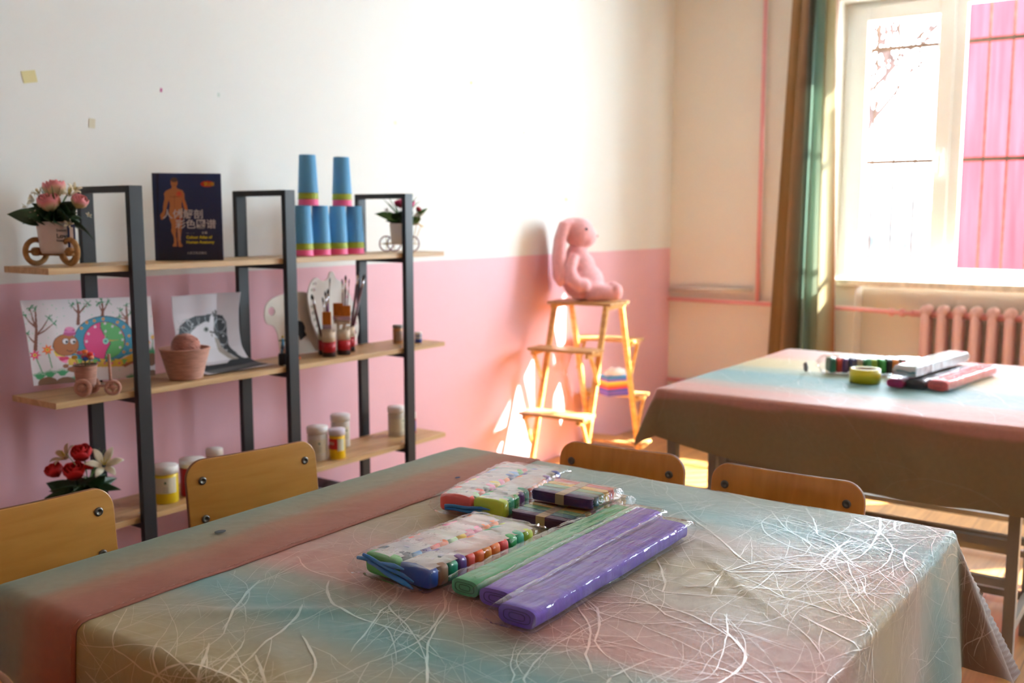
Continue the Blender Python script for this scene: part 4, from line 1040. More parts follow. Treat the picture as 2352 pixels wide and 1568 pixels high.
# red roses and lilies on the third board
P = onshelf(185, 1140, 2, 2.70)
f3 = thing('flower_arrangement', 'silk arrangement of red roses and white lilies on the lowest visible board', 'flowers', P, VIEW - PI / 2); f3.scale = (1.2, 1.2, 1.17)
MB().lathe([(0, .0), (.03, 0), (.036, .01), (.042, .065), (.04, .066), (.033, .02), (0, .02)], 32).build('pot', m_pot, f3)
for i, (x, y, z, r) in enumerate(((-.002, -.02, .132, .031), (.002, .015, .170, .030), (-.060, 0, .130, .026), (.030, -.01, .145, .014))): rose(f3, (x, y, z), r, (204, 18, 28), (150, 8, 20), (.35, (x * 6)), 20 + i)
lily(f3, (-.030, 0, .165), .036, (206, 178, 140), (-.5, -.5, .8)); lily(f3, (.066, -.01, .148), .044, (222, 218, 196), (.35, -.7, .6))
foliage(f3, (0, 0, .055), 15, .10, .058, m_leaf, 25, .3, 1.4, .2); foliage(f3, (.02, 0, .08), 7, .095, .03, m_leaf, 26, .1, .5, .2)
blades(f3, (.02, 0, .1), 5, .10, m_leaf2, 27)

# --- palettes
m_pal = mat('white palette plastic', (214, 206, 194), .35)
def pxshape(pts, y, ref):
    out = []
    for (a, b) in pts: q = at(a, b, y=y) - ref; out.append((q.x, max(q.z, .001)))
    return out
ref = at(670, 812, y=2.79); ref.z = BZ[1]
pp = smoothpoly([(607, 717), (610, 702), (622, 688), (645, 678), (672, 672), (700, 672), (722, 684), (738, 715), (742, 765), (738, 812), (700, 818), (650, 826), (642, 800), (637, 768), (627, 750), (613, 745), (607, 732)])
pa = thing('palette', 'cream plastic paint palette with oval thumb hole, leaning behind the middle post', 'palette', (ref.x, 2.79, BZ[1] + .002), 0)
zc = lambda pts: [(x, z + .002) for (x, z) in pts]
o = shape('palette_board', [pxshape(pp, 2.79, ref), pxshape(circ(623, 716, 7.5, 9.5), 2.79, ref)], .004, m_pal, pa, (0, 0, 0), (PI / 2, 0, 0), bevel=.001)
sm_ = [(683, 738), (694, 740), (700, 752), (700, 762), (704, 770), (698, 776), (690, 782), (686, 770), (680, 764), (678, 748)]
o = shape('paint_stain', [pxshape(smoothpoly(sm_), 2.787, ref)], .0012, mat('black paint', (26, 22, 22), .8), pa, (0, -.0032, 0), (PI / 2, 0, 0))
ref2 = at(770, 812, y=2.76); ref2.z = BZ[1]
pb = thing('palette', 'white many-welled paint palette standing behind the brushes', 'palette', (ref2.x, 2.76, BZ[1] + .001), 0)
pp = smoothpoly([(706, 690), (707, 668), (714, 648), (726, 638), (740, 646), (752, 640), (757, 626), (765, 626), (771, 640), (785, 650), (800, 672), (812, 700), (822, 735), (822, 765), (812, 790), (800, 806), (770, 812), (748, 800), (728, 770), (714, 735)])
WELLS = [(721, 652, 4.5, 3.6), (718, 666, 5, 4), (716, 684, 4, 5), (717, 704, 4, 4.5), (719, 719, 4, 4.5), (723, 734, 4, 4.5), (728, 749, 4, 4.5), (735, 762, 4, 4.5), (808, 720, 4, 5), (815, 742, 4, 5), (814, 764, 4, 5), (796, 682, 4, 4)]
o = shape('palette_board', [pxshape(pp, 2.76, ref2)] + [pxshape(circ(a, b, c, d), 2.76, ref2) for (a, b, c, d) in WELLS], .006, mat('white palette plastic bright', (232, 230, 224), .3), pb, (0, 0, 0), (PI / 2, 0, 0), bevel=.001)
for (a, b, c, d) in WELLS[:9]:
    q = at(a, b, y=2.757) - ref2
    MB().ball((0, 0, 0), (.009, .005, .009), 12, 8).build('paint_well', mat('grey green well', (168, 176, 162), .4), pb, loc=(q.x, .003, q.z))

# --- brush cans and brushes
m_red = mat('red label', (176, 20, 40), .45); m_crm = mat('cream label', (206, 190, 166), .5); m_drk = mat('dark brown base', (46, 24, 28), .4)
cans = []
for i, (px, y, lb) in enumerate(((756, 2.662, 'red, cream and dark brush can in front on the left'), (790, 2.662, 'red, cream and dark brush can in front on the right'),
                               (747, 2.715, 'red and cream brush can behind, on the left'), (801, 2.715, 'red and cream brush can behind, on the right'))):
    P = onshelf(px, 812, 1, y); t = thing('brush_can', lb, 'can', P, 0, 'brush cans')
    R = .0245
    MB().lathe([(0, 0), (R, 0), (R, .018), (R, .0181)], 32).build('can_base', m_drk, t)
    MB().lathe([(R + .0002, .0178), (R + .0002, .056)], 32).build('red_band', m_red, t)
    MB().lathe([(R, .0558), (R, .094), (R - .002, .094), (R - .002, .004), (0, .004)], 32).build('can_wall', m_crm, t)
    cans.append(P)
m_hdl = mat('wine brown varnish', (84, 30, 44), .3, coat=.5); m_fer = mat('silver ferrule', (206, 206, 212), .22, metal=1); m_brs = mat('dark bristles', (40, 26, 26), .9)
m_orb = mat('orange brown bristles', (196, 112, 26), .8, var=.3, vscale=40, stretch=(8, 8, 1)); m_pur = mat('purple varnish', (130, 50, 120), .3)
def brush(can, px, py_, ytip, w, lb, hm=None, bl=.018, fl=.035):
    base = cans[can] + Vector((0, 0, .006)); tip = at(px, py_, y=ytip); d = tip - base; L = d.length
    dx = math.hypot(d.x, d.y); s_ = min(1, .018 / (dx * .05 / max(.01, d.z) + 1e-6)) if dx else 1
    t = thing('paintbrush', lb, 'paintbrush', base, 0, 'round paintbrushes in the cans'); dn = d.normalized()
    MB().tube([(0, 0, 0), dn * (L * .45), dn * (L - bl - fl)], [w * .5, w * 1.1, w * .95], 10).build('handle', hm or m_hdl, t)
    MB().tube([dn * (L - bl - fl), dn * (L - bl)], [w * .95, w * 1.15], 10).build('ferrule', m_fer, t)
    MB().tube([dn * (L - bl), dn * (L - bl * .5), dn * L], [w * 1.1, w * 1.25, w * .35], 10).build('bristles', m_brs, t)
for a in ((2, 716, 676, 2.70, .0042, 'fat brush leaning to the far left of the brush cans'), (0, 741, 682, 2.68, .0028, 'leftmost of the clustered short dark brushes'), (0, 747, 668, 2.685, .0034, 'second brush of the short dark cluster'), (0, 753, 663, 2.69, .0034, 'tallest brush of the short dark cluster, with purple handle', m_pur),
          (2, 758, 637, 2.73, .0022, 'thin brush leaning left against the white palette'), (1, 786, 640, 2.70, .0024, 'thin upright brush left in the central trio', ), (1, 794, 632, 2.70, .0034, 'tallest upright brush in the central trio'), (1, 802, 640, 2.70, .002, 'thinnest upright brush right in the central trio'),
          (3, 823, 622, 2.74, .0048, 'thick dark brush leaning right in front of the back post'), (3, 837, 630, 2.72, .0048, 'brown-tipped thick brush, rightmost of all the brushes')):
    brush(*a)
def flat_brush(px0, py0, px1, py1, y, tilt, lb, ferr=True):
    a = at(px0, py1, y=y); b = at(px1, py0, y=y); w = (b.x - a.x) * .74; h = b.z - a.z
    t = thing('flat_brush', lb, 'brush', ((a.x + b.x) / 2, y, a.z), VIEW - PI / 2, 'wide flat brushes'); t.rotation_euler = (0, tilt, VIEW - PI / 2)
    w = abs(w)
    MB().box((-w / 2, -.004, 0), (w / 2, .004, h)).build('bristles', m_orb, t, bevel=.001)
    f = MB(); f.box((-w / 2 - .0008, -.0048, -.016), (w / 2 + .0008, .0048, .001)); f.build('ferrule', m_fer, t, bevel=.001)
    MB().box((-w / 2, -.004, -.030), (w / 2, .004, -.0162)).build('handle_neck', m_crm, t, bevel=.003)
    hz = a.z - BZ[1] - .008
    MB().box((-.006, -.003, -hz + .001), (.006, .003, -.0303)).build('handle', m_crm, t, bevel=.002)
flat_brush(741, 715, 760, 747, 2.660, .0, 'wide flat brush with dark orange bristles in the left can')
flat_brush(766, 695, 786, 726, 2.690, .0, 'orange-bristled flat brush half hidden behind its neighbour')
flat_brush(776, 700, 804, 728, 2.655, .0, 'widest orange-bristled flat brush with a shiny silver ferrule')

# --- toy figure on a black cylinder
P = onshelf(651, 833, 1, 2.64)
fg = thing('toy_figure', 'small light blue toy figure with green arms on a black drum beside the middle post', 'toy', P, VIEW - PI / 2)
m_lb = mat('light blue plastic', (84, 160, 206), .5); m_gn = mat('green plastic', (20, 92, 50), .5)
MB().lathe([(0, 0), (.016, 0), (.017, .004), (.017, .036), (.015, .040), (0, .040)], 28).build('drum_base', m_blk, fg)
b_ = MB(); b_.tube([(-.001, 0, .066), (0, 0, .080), (0, 0, .092)], [.005, .0045, .0035], 10); b_.build('torso', m_lb, fg)
MB().ball((0, 0, .0985), .0042, 14, 10).build('head', mat('yellow plastic', (196, 170, 40), .5), fg)
MB().tube([(-.013, 0, .0845), (0, 0, .086), (.013, 0, .0845)], .0023, 8).build('arms', m_gn, fg)
MB().tube([(-.002, 0, .066), (-.005, 0, .041)], [.0045, .0032], 8).build('leg', m_lb, fg); MB().tube([(.003, 0, .066), (.006, 0, .041)], [.0045, .0032], 8).build('leg', mat('brown plastic', (150, 96, 70), .5), fg)
MB().lathe([(0, .058), (.008, .058), (.005, .070), (0, .070)], 16).build('shorts', mat('slate blue plastic', (60, 90, 110), .5), fg)
P = onshelf(686, 815, 1, 2.69)
tb = thing('toy_bead', 'tiny orange bead toy with a pale blue top right of the middle post', 'toy', P)
MB().ball((0, 0, .0068), (.008, .008, .0066), 16, 10).build('bead', mat('orange plastic', (232, 110, 50), .4), tb); MB().tube([(-.004, 0, .013), (-.006, 0, .028)], .003, 8).build('peg', mat('pale blue plastic', (150, 180, 210), .4), tb)

# --- paint jars
m_wcap = mat('white plastic cap', (226, 226, 224), .35)
def jar(px, py_, row, y, R, H, body, lb, grp=None, label=None, cap=m_wcap, capfrac=.2, cat='jar', glue=False):
    P = onshelf(px, py_, row, y); t = thing('glue_stick' if glue else 'paint_jar', lb, cat, P, VIEW - PI / 2, grp); hb = H * (1 - capfrac)
    MB().lathe([(0, 0), (R * .9, 0), (R * .95, .002), (R * .95, hb * .93), (R * .86, hb), (0, hb)], 40).build('jar_body', body, t)
    MB().lathe([(0, hb), (R, hb), (R, H - .002), (R * .96, H), (0, H)], 40).build('lid', cap, t)
    if label:
        m_, z0, z1, a0, a1 = label; mb = MB()
        mb.grid(lambda u, v: (R * .957 * math.cos(a0 + (a1 - a0) * u), R * .957 * math.sin(a0 + (a1 - a0) * u), hb * (z0 + (z1 - z0) * v)), 24, 1)
        l = mb.build('paper_label', m_, t)
    return t, R, hb
m_yel = mat('yellow paint', (214, 186, 24), .35); m_redp = mat('red paint', (168, 22, 32), .35); m_wht = mat('white paint jar plastic', (206, 204, 198), .35); m_lab = mat('pale jar label', (206, 200, 176), .6)
m_dkg = mat('dark green print', (40, 84, 56), .6)
def leafmark(t, R, hb, z=.66, a=-1.2):
    M = Matrix.Rotation(a + PI / 2, 4, 'Z') @ Matrix.Translation((0, -R * .962, hb * z)) @ RX
    MB().ball((0, 0, 0), (.0035, .0045, .0006), 12, 6, M).build('leaf_logo', m_dkg, t)
    for k in range(3):
        MB().box((-.008, -.0005, -.0007), (.008, .0005, .0007), Matrix.Rotation(a + PI / 2, 4, 'Z') @ Matrix.Translation((0, -R * .962, hb * (z - .16 - k * .07)))).build('label_print', mat('grey print', (130, 130, 120), .6), t)
t, R, hb = jar(381, 1130, 2, 2.675, .041, .118, m_yel, 'large yellow paint jar with white lid beside the left post', 'big paint jars', (m_lab, .36, .88, -3.0, -.3)); leafmark(t, R, hb, .72, -1.25)
t, R, hb = jar(444, 1128, 2, 2.675, .041, .118, m_redp, 'large red paint jar with white lid beside the yellow one', 'big paint jars'); leafmark(t, R, hb, .7, -1.3)
jar(495, 1110, 2, 2.735, .029, .118, m_wht, 'white-lidded jar mostly hidden behind the chair back', 'big paint jars')
t, R, hb = jar(730, 1050, 2, 2.69, .0395, .126, m_wht, 'white paint jar with grey-green label left of the yellow glue jar', 'white paint jars', (m_lab, .3, .8, -2.4, -.4)); leafmark(t, R, hb)
t, R, hb = jar(783, 1040, 2, 2.775, .0385, .128, m_wht, 'white paint jar standing behind the yellow glue jar', 'white paint jars', (m_lab, .3, .8, -2.0, -.2)); leafmark(t, R, hb, .66, -.7)
t, R, hb = jar(775, 1052, 2, 2.645, .0315, .112, mat('yellow jar plastic', (236, 196, 20), .35), 'small yellow jar with red label and pale lilac lid', None, (mat('red printed label', (196, 40, 30), .5), .42, .88, -2.9, -1.35), cap=mat('lilac white cap', (216, 212, 226), .35), capfrac=.2)
mb = MB(); mb.grid(lambda u, v: (R * .958 * math.cos(-1.35 + 1.0 * u), R * .958 * math.sin(-1.35 + 1.0 * u), hb * (.36 + .5 * v)), 12, 1); mb.build('paper_label', mat('pale print label', (206, 210, 190), .6), t)
for k in range(3): MB().box((-.0018, -.0006, -.005), (.0018, .0006, .005), Matrix.Rotation(-2.2 + PI / 2 + k * .26 - .2, 4, 'Z') @ Matrix.Translation((0, -R * .962, hb * .68))).build('label_print', m_lab, t)
jar(712, 1055, 2, 2.64, .017, .052, m_drk, 'small dark jar with grey lid peeking past the chair back', None, cap=mat('grey lid', (168, 166, 162), .4), capfrac=.3)
t, R, hb = jar(911, 1000, 2, 2.73, .037, .122, mat('beige jar plastic', (190, 182, 166), .45), 'tall beige jar half hidden by the right post, third board', None, (m_lab, .2, .75, -2.3, -.3)); leafmark(t, R, hb, .66, -.6)
jar(951, 998, 2, 2.70, .0095, .088, mat('blue glue label', (40, 70, 170), .4), 'red and blue glue stick with white cap right of the right post', None, capfrac=.3, cat='glue stick', glue=True)
P = onshelf(951, 998, 2, 2.70)
gs = [o for o in COL.objects if o.name.startswith('glue_stick')][0]
MB().lathe([(.0097, 0), (.0097, .008)], 24).build('red_band', m_red, gs); MB().lathe([(.0097, .053), (.0097, .0615)], 24).build('red_band', m_red, gs)
jar(914, 790, 1, 2.73, .022, .074, mat('orange brown paint', (176, 124, 76), .4), 'brown paint jar with grey lid left of the right post', 'small paint jars', (mat('grey brown label', (150, 128, 116), .5), .15, .8, -1.9, 0), cap=mat('dull grey lid', (130, 130, 128), .4), capfrac=.17)
jar(938, 797, 1, 2.645, .0195, .048, mat('teal paint', (40, 120, 128), .4), 'teal paint jar behind the right post', 'small paint jars', cap=mat('pale teal lid', (150, 186, 190), .4), capfrac=.35)
jar(961, 790, 1, 2.665, .0155, .044, mat('blue paint', (46, 64, 150), .4), 'small blue paint jar with pale cap at the right end of the board', 'small paint jars', (mat('grey label', (170, 170, 172), .5), .45, .9, -3, 0), capfrac=.25)

# --- rolls on the lowest board
m_gry = mat('grey patterned paper', (124, 120, 128), .8, var=.5, vscale=28)
m_hole = mat('dark cardboard core', (70, 62, 60), .9)
k = 0
P0 = at(745, 1110, y=2.70).x
for row, n in enumerate((4, 3, 2)):
    for j in range(n):
        x = P0 + (j - (n - 1) / 2) * .101; z = BZ[3] + .0505 + row * .0876
        t = thing('paper_roll', ['grey patterned paper roll in the lowest row under the third board', 'grey patterned paper roll in the middle row of the heap', 'grey patterned paper roll on top of the heap, dark core facing out'][row], 'paper roll', (x, 2.70, z), 0, 'grey paper rolls row %s' % ('one', 'two', 'three')[row])
        MB().lathe([(.018, -.10), (.05, -.10), (.05, .10), (.018, .10), (.018, -.10)], 32, RX).build('paper', m_gry, t); MB().lathe([(.0145, -.098), (.0179, -.098), (.0179, .098), (.0145, .098), (.0145, -.098)], 24, RX).build('core', m_hole, t)
        k += 1

# ------------------------------------------------------------------ things on the near table
def superell(mb, c, r, e=.35, seg=24, rings=14, M=None):
    def sp(v, p): return math.copysign(abs(v) ** p, v)
    vs = []; fs = []; mb_s = mb.smooth; mb.smooth = True
    for i in range(rings + 1):
        ph = -PI / 2 + PI * i / rings
        for k in range(seg):
            t = 2 * PI * k / seg
            vs.append((c[0] + r[0] * sp(math.cos(ph), e) * sp(math.cos(t), e), c[1] + r[1] * sp(math.cos(ph), e) * sp(math.sin(t), e), c[2] + r[2] * sp(math.sin(ph), e)))
    for i in range(rings):
        for k in range(seg): fs.append((i * seg + k, i * seg + (k + 1) % seg, (i + 1) * seg + (k + 1) % seg, (i + 1) * seg + k))
    mb.add(vs, fs, M); mb.smooth = mb_s
m_filmA = mat_film('crinkled clear bag', (252, 252, 252), .03, 1.0, bs=38, dist=.02)
m_filmB = mat_film('tight clear wrap', (250, 250, 252), .035, 1.0, bs=40, dist=.05, st=(.16, 1, 1))
m_milk = mat_film('printed frosted film', (250, 246, 250), .04, .8, milky=.5, bs=20, dist=.003)
def bag(parent, L, W, H, m, x0=0, flapL=.03, flapR=.03, seed=0, name='clear_bag', wob=.003):
    """pillow bag around a box x0..x0+L, +-W/2, 0..H, ends pinched into flaps"""
    rnd = random.Random(seed); ph = rnd.uniform(0, 9)
    def fn(u, v):
        x = x0 - flapL + (L + flapL + flapR) * u
        if x < x0: k = (x - (x0 - flapL)) / flapL
        elif x > x0 + L: k = 1 - (x - x0 - L) / flapR
        else: k = 1
        k = max(0, min(1, k)); kk = .10 + .90 * (math.sin(k * PI / 2) ** .8)
        a = 2 * PI * v; c, s = math.cos(a), math.sin(a); e = .28
        y = math.copysign(abs(c) ** e, c) * W / 2 * (1.0 + .04 * (1 - k)); z = H * .42 + math.copysign(abs(s) ** e, s) * H * .5 * kk * (1 if s > 0 else .84)
        n_ = noise.noise((x * 45 + ph, y * 45, z * 45)) * wob + noise.noise((x * 110 + ph, y * 110, z * 90)) * wob * .5 * (2 - k)
        return (x + n_ * (1 - k) * 3, y + n_ * c, max(.0006, z + n_ * (s if s > 0 else 0) + (1 - k) * n_ * 2))
    mb = MB(); mb.grid(fn, 90, 72); return mb.build(name, m, parent)
CLAY = {'g': (76, 176, 86), 'b': (44, 84, 176), 'w': (150, 118, 96), 'te': (30, 160, 130), 'p': (104, 72, 160), 'r': (226, 84, 80), 'o': (238, 110, 50), 'y': (238, 150, 40), 'yo': (250, 140, 76), 'c': (236, 84, 90), 'gn': (40, 178, 100), 'tl': (60, 180, 150), 'li': (186, 214, 60),
        'pk': (240, 130, 180), 'ye': (232, 206, 60), 'lb': (100, 160, 220), 'lg': (150, 220, 150), 'dg': (60, 70, 80), 'co': (240, 100, 96), 'v': (60, 40, 130), 'rd': (190, 50, 40), 'gr': (120, 124, 120)}
def claymat(k): return mat('clay %s' % k, CLAY[k], .5, sss=0)
def clay_pack(label, loc, rz, front, back, tools, seed, tiltx=0):
    t = thing('clay_pack', label, 'modelling clay', loc, rz, 'packs of modelling clay'); rnd = random.Random(seed); n = len(front); pw = .0226
    t.rotation_euler = (0, 0, rz)
    for r, row in enumerate((front, back)):
        for i, c in enumerate(row):
            mb = MB(); superell(mb, (0, 0, .019), (pw * .49, .0365, .0182 + rnd.uniform(-.001, .0012)), .38)
            o = mb.build('clay_stick', claymat(c), t, loc=(.012 + i * pw, -.039 + .078 * r + rnd.uniform(-.001, .001), .0018)); o.rotation_euler = (0, rnd.uniform(-.06, .06), rnd.uniform(-.03, .03))
    L = .012 + n * pw
    for r in range(2):
        mb = MB(); y0 = -.039 + .078 * r
        mb.grid(lambda u, v: (.004 + (L - .012) * u, y0 - .031 + .062 * v, .0412 + .0012 * noise.noise((u * 9, v * 5, r + seed)) - .004 * abs(v - .5) ** 2 * 4), 40, 8)
        mb.build('printed_film', m_milk, t)
        tm = MB()
        for q in range(3):
            xx = .02 + q * .03 + rnd.uniform(0, .012); tm.box((xx, y0 - .012 + rnd.uniform(-.01, .01), .0428), (xx + rnd.uniform(.004, .010), y0 - .009 + rnd.uniform(-.008, .012), .0431))
        tm.build('film_print', mat('faded grey print', (186, 184, 198), .6), t)
    bag(t, L, .160, .046, m_filmA, 0, .03, .024, seed)
    for (a, b, w0, w1) in tools:
        a, b = Vector(a), Vector(b); d = (b - a); mb = MB(); nseg = 10; pts = [a + d * k / nseg + Vector((0, 0, .001 * math.sin(k))) for k in range(nseg + 1)]
        mb.tube(pts, [max(.0012, (w0 + (w1 - w0) * k / nseg) * (1 - .7 * max(0, k / nseg - .8) / .2)) for k in range(nseg + 1)], 10)
        o = mb.build('modelling_tool', mat('blue plastic tool', (34, 116, 190), .4), t); o['label'] = 'blue plastic modelling tool'
    return t
ZC = ZT + .0035
clay_pack('nearer clear pack of rainbow modelling clay with crossed blue tools at its end', (1.165, 1.055, ZC), math.radians(-3),
          ['b', 'w', 'te', 'p', 'r', 'o', 'y', 'yo', 'c', 'gn', 'tl', 'li'], ['g', 'dg', 'lb', 'p', 'co', 'o', 'lg', 'ye', 'pk', 'pk', 'yo', 'yo'],
          [((-.012, .078, .030), (-.012, -.028, .034), .003, .0045), ((-.016, .060, .040), (-.012, -.050, .018), .003, .0035), ((-.014, .050, .030), (-.016, -.052, .008), .0035, .0055)], 1)
clay_pack('farther clear pack of modelling clay, coral and lime ends showing, beside the stick bundles', (1.525, 1.178, ZC), math.radians(9),
          ['li', 'tl', 'gn', 'v', 'te', 'rd', 'o', 'y', 'o', 'p', 'gr', 'b'], ['co', 'lg', 'co', 'gr', 'pk', 'ye', 'pk', 'yo', 'b', 'lb', 'g', 'r'],
          [((-.016, .052, .020), (-.010, -.046, .023), .0035, .0035), ((-.016, .052, .014), (-.010, -.046, .015), .003, .004)], 2)

SC5 = [(62, 30, 92), (60, 120, 130), (90, 150, 90), (226, 176, 50), (196, 56, 34)]
def stick_pack(label, loc, rz, cols, band, layers=9, grp='bundles of craft sticks'):
    t = thing('craft_stick_bundle', label, 'craft sticks', loc, rz, grp); w = .0205; th = .0021; L = .138
    base = {}
    for ci, c in enumerate(cols):
        for k in range(layers):
            if ci not in base:
                o = shape('craft_stick', [rrect(w * .95, L, w * .47, 6)], th * .93, mat('dyed stick %s' % str(c), c, .55, var=.25, vscale=10, stretch=(20, 1, 1)), t, (0, 0, 0)); base[ci] = o
            else: o = base[ci].copy(); COL.objects.link(o)
            o.location = ((ci - (len(cols) - 1) / 2) * w + random.uniform(-.0004, .0004), random.uniform(-.0015, .0015), .0022 + th * (k + .5))
    H = th * layers + .002; W = w * len(cols)
    if band:
        b = MB(); e = .0012; q = .010
        b.box((-W / 2 - e, -q, H + .0004), (W / 2 + e, q, H + .0010)); b.box((-W / 2 - e - .0006, -q, .001), (-W / 2 - e, q, H + .001)); b.box((W / 2 + e, -q, .001), (W / 2 + e + .0006, q, H + .001)); b.box((-W / 2 - e, -q, .0006), (W / 2 + e, q, .0012))
        b.build('paper_band', mat('kraft paper band', (168, 146, 112), .7), t, merge=True)
    bb = bag(t, L + .012, W + .010, H + .006, m_filmB, -L / 2 - .006, .012, .012, len(label), 'clear_wrap', .0012); bb.rotation_euler = (0, 0, PI / 2)
    return t
stick_pack('lower bundle of rainbow craft sticks lying on the cloth with a paper band', (1.598, 1.030, ZC), math.radians(2), SC5, True)
stick_pack('bundle of plain pale craft sticks in clear wrap under the upper rainbow bundle', (1.722, 1.032, ZC), math.radians(-3), [(206, 186, 150)] * 5, False)
stick_pack('upper bundle of rainbow craft sticks resting on two other bundles', (1.668, 1.030, ZC + .027), math.radians(1), SC5, True)

def paper_roll(label, A, B, w, h, c, seed, m_wrap, flap=.02, z=ZC, grp='wrapped crepe paper folds', nm='crepe_paper'):
    A = Vector((*A, z)); B = Vector((*B, z)); d = B - A; L = d.length; t = thing(nm, label, 'crepe paper', A, math.atan2(d.y, d.x), grp)
    mb = MB(); n = 40
    def prof_(a, k=1.0):
        c_, s_ = math.cos(a), math.sin(a); return math.copysign(abs(c_) ** .5, c_) * w / 2 * k, math.copysign(abs(s_) ** .7, s_) * h / 2 * k + h / 2 + .001
    def fn(u, v):
        y, z_ = prof_(2 * PI * v); nn = noise.noise((u * 6 + seed, v * 4, 0)) * .0016
        return (u * L, y + nn, z_ + nn * .5)
    m = mat('crepe paper %s' % str(c), c, .75, var=.12, vscale=12, bump=.5, bscale=90, stretch=(12, 1, 1))
    mb.grid(fn, 40, n)
    for x in (0, L):
        for k in (1.0, .72, .45):
            pts = [(x + (.001 if x == 0 else -.001) * (1 - k) * 6, *prof_(2 * PI * j / n, 1)) for j in range(n)]
        f = [(x, prof_(2 * PI * j / n)[0], prof_(2 * PI * j / n)[1]) for j in range(n)]
        mb.smooth = False; mb.add(f + [(x, 0, h / 2 + .001)], [((j + 1) % n, j, n) if x == 0 else (j, (j + 1) % n, n) for j in range(n)])
    o = mb.build('paper_fold', m, t)
    e = MB()
    for q in (.72, .42):
        e.smooth = True; pts = []
        for j in range(n + 1): y, z_ = prof_(2 * PI * j / n); pts.append((-.0006, y * q, (z_ - h / 2 - .001) * q * .8 + h / 2 + .001))
        e.tube(pts, .0006, 5, False)
    e.build('folded_layers', mat('crepe shade %s' % str(c), tuple(int(v * .7) for v in c), .8), t)
    bag(t, L, w + .010, h + .0085, m_wrap, 0, flap, flap, seed, 'clear_wrap', .0016)
    return t
paper_roll('long green fold of crepe paper in clear wrap, nearest the clay packs', (1.185, .930), (1.685, .927), .052, .026, (80, 176, 120), 3, m_filmB)
paper_roll('long purple fold of crepe paper in clear wrap, between the green and the front one', (1.175, .862), (1.690, .872), .062, .028, (122, 94, 206), 4, m_filmB)
paper_roll('long purple fold of crepe paper in clear wrap, closest to the camera', (1.135, .795), (1.640, .798), .066, .030, (114, 88, 204), 5, m_filmB, .03)
# ink spots on the cloth
for (px, py_, rx, ry, c, lb) in ((1051, 1099, .008, .005, (20, 60, 110), 'small dark blue ink spot on the folded brown border of the near cloth'), (506, 1224, .0115, .009, (84, 90, 96), 'grey smudge spot on the folded border near the chair')):
    P = at(px, py_, z=ZT + .004); o = MB().ball((0, 0, 0), (rx, ry, .0006), 20, 6).build('ink_spot', mat('ink %s' % str(c), c, .8), loc=(P.x, P.y, cm1(P.x, P.y, .0072).z)); tag(o, lb, 'stain')

# ------------------------------------------------------------------ things on the far table
t = thing('clay_pack', 'clear bag of mixed coloured clay pieces on the far table', 'modelling clay', (3.80, 1.205, ZC), -PI / 2 + .45)
seq = [(40, 110, 90), (190, 50, 50), (84, 54, 110), (60, 60, 110), (170, 160, 150), (60, 150, 100), (150, 190, 70), (60, 160, 80), (50, 50, 54), (226, 130, 40), (110, 96, 84), (96, 84, 80), (90, 60, 60)]
for i, c in enumerate(seq):
    mb = MB(); superell(mb, (0, 0, .029), (.0128, .036, .028), .4); o = mb.build('clay_stick', mat('clay piece %s' % str(c), c, .5), t, loc=(.015 + i * .0262, random.uniform(-.004, .004), .001)); o.rotation_euler = (0, 0, random.uniform(-.15, .15))
mb = MB(); superell(mb, (0, 0, .028), (.024, .022, .022), .3); o = mb.build('clay_block', mat('pink clay block', (226, 70, 110), .5), t, loc=(.275, -.045, .001)); o.rotation_euler = (.0, .5, .4)
bag(t, .345, .105, .068, m_filmA, 0, .035, .03, 7)
tp = thing('tape_roll', 'roll of yellow tape lying flat in front of the clay bag', 'tape', (3.645, 1.015, ZC))
MB().lathe([(.042, .0), (.053, .0), (.053, .05), (.042, .05), (.042, .0)], 48).build('tape', mat('yellow tape', (206, 190, 30), .35), tp); MB().lathe([(.0385, 0), (.0419, 0), (.0419, .05), (.0385, .05), (.0385, 0)], 40).build('core', mat('cardboard core', (186, 170, 140), .8), tp)
sc_ = thing('crumpled_scrap', 'small dark grey crumpled scrap near the left side of the far cloth', 'scrap', (3.752, 1.269, ZC))
mb = MB(); mb.ball((0, 0, .018), (.010, .010, .017), 10, 8)
for i, v in enumerate(mb.v): mb.v[i] = v * (1 + .35 * noise.noise(v * 120 + Vector((3, 1, 2))))
mb.build('scrap', mat('grey foil', (130, 126, 132), .3, metal=.4), sc_)
paper_roll('dark grey fold of crepe paper beneath the pale teal one', (3.60, .832), (4.06, .77), .062, .030, (70, 66, 70), 11, m_filmB, .012, grp='crepe paper on the far table')
paper_roll('magenta fold of crepe paper at the left of the far table pile', (3.585, .895), (4.05, .835), .058, .028, (176, 40, 110), 12, m_filmB, .015, grp='crepe paper on the far table')
paper_roll('pale teal and white fold of crepe paper on top of the far pile', (3.60, .865), (4.12, .80), .07, .034, (60, 130, 136), 13, mat_film('frosted white wrap', (250, 250, 252), .1, 1.0, milky=.45, bs=20), .012, z=ZC + .0405, grp='crepe paper on the far table')
paper_roll('salmon fold of crepe paper at the right of the far table pile', (3.60, .757), (4.10, .690), .068, .034, (232, 110, 106), 14, m_filmB, .010, grp='crepe paper on the far table')

# ------------------------------------------------------------------ wooden plant stand with a plush rabbit
m_bam = mat_wood('golden bamboo', (196, 146, 78), (222, 178, 108), (1, 1, 6), rough=.4, coat=.2, grain=6)
m_bam2 = mat_wood('weathered bamboo slat', (176, 134, 84), (206, 164, 106), (10, 1.5, 1), rough=.45, grain=6)
ST = thing('plant_stand', 'wooden folding step stand in the room corner carrying the pink rabbit', 'plant stand', (4.60, 2.755, 0), math.radians(6)); ST.scale = (.97, .97, .985)
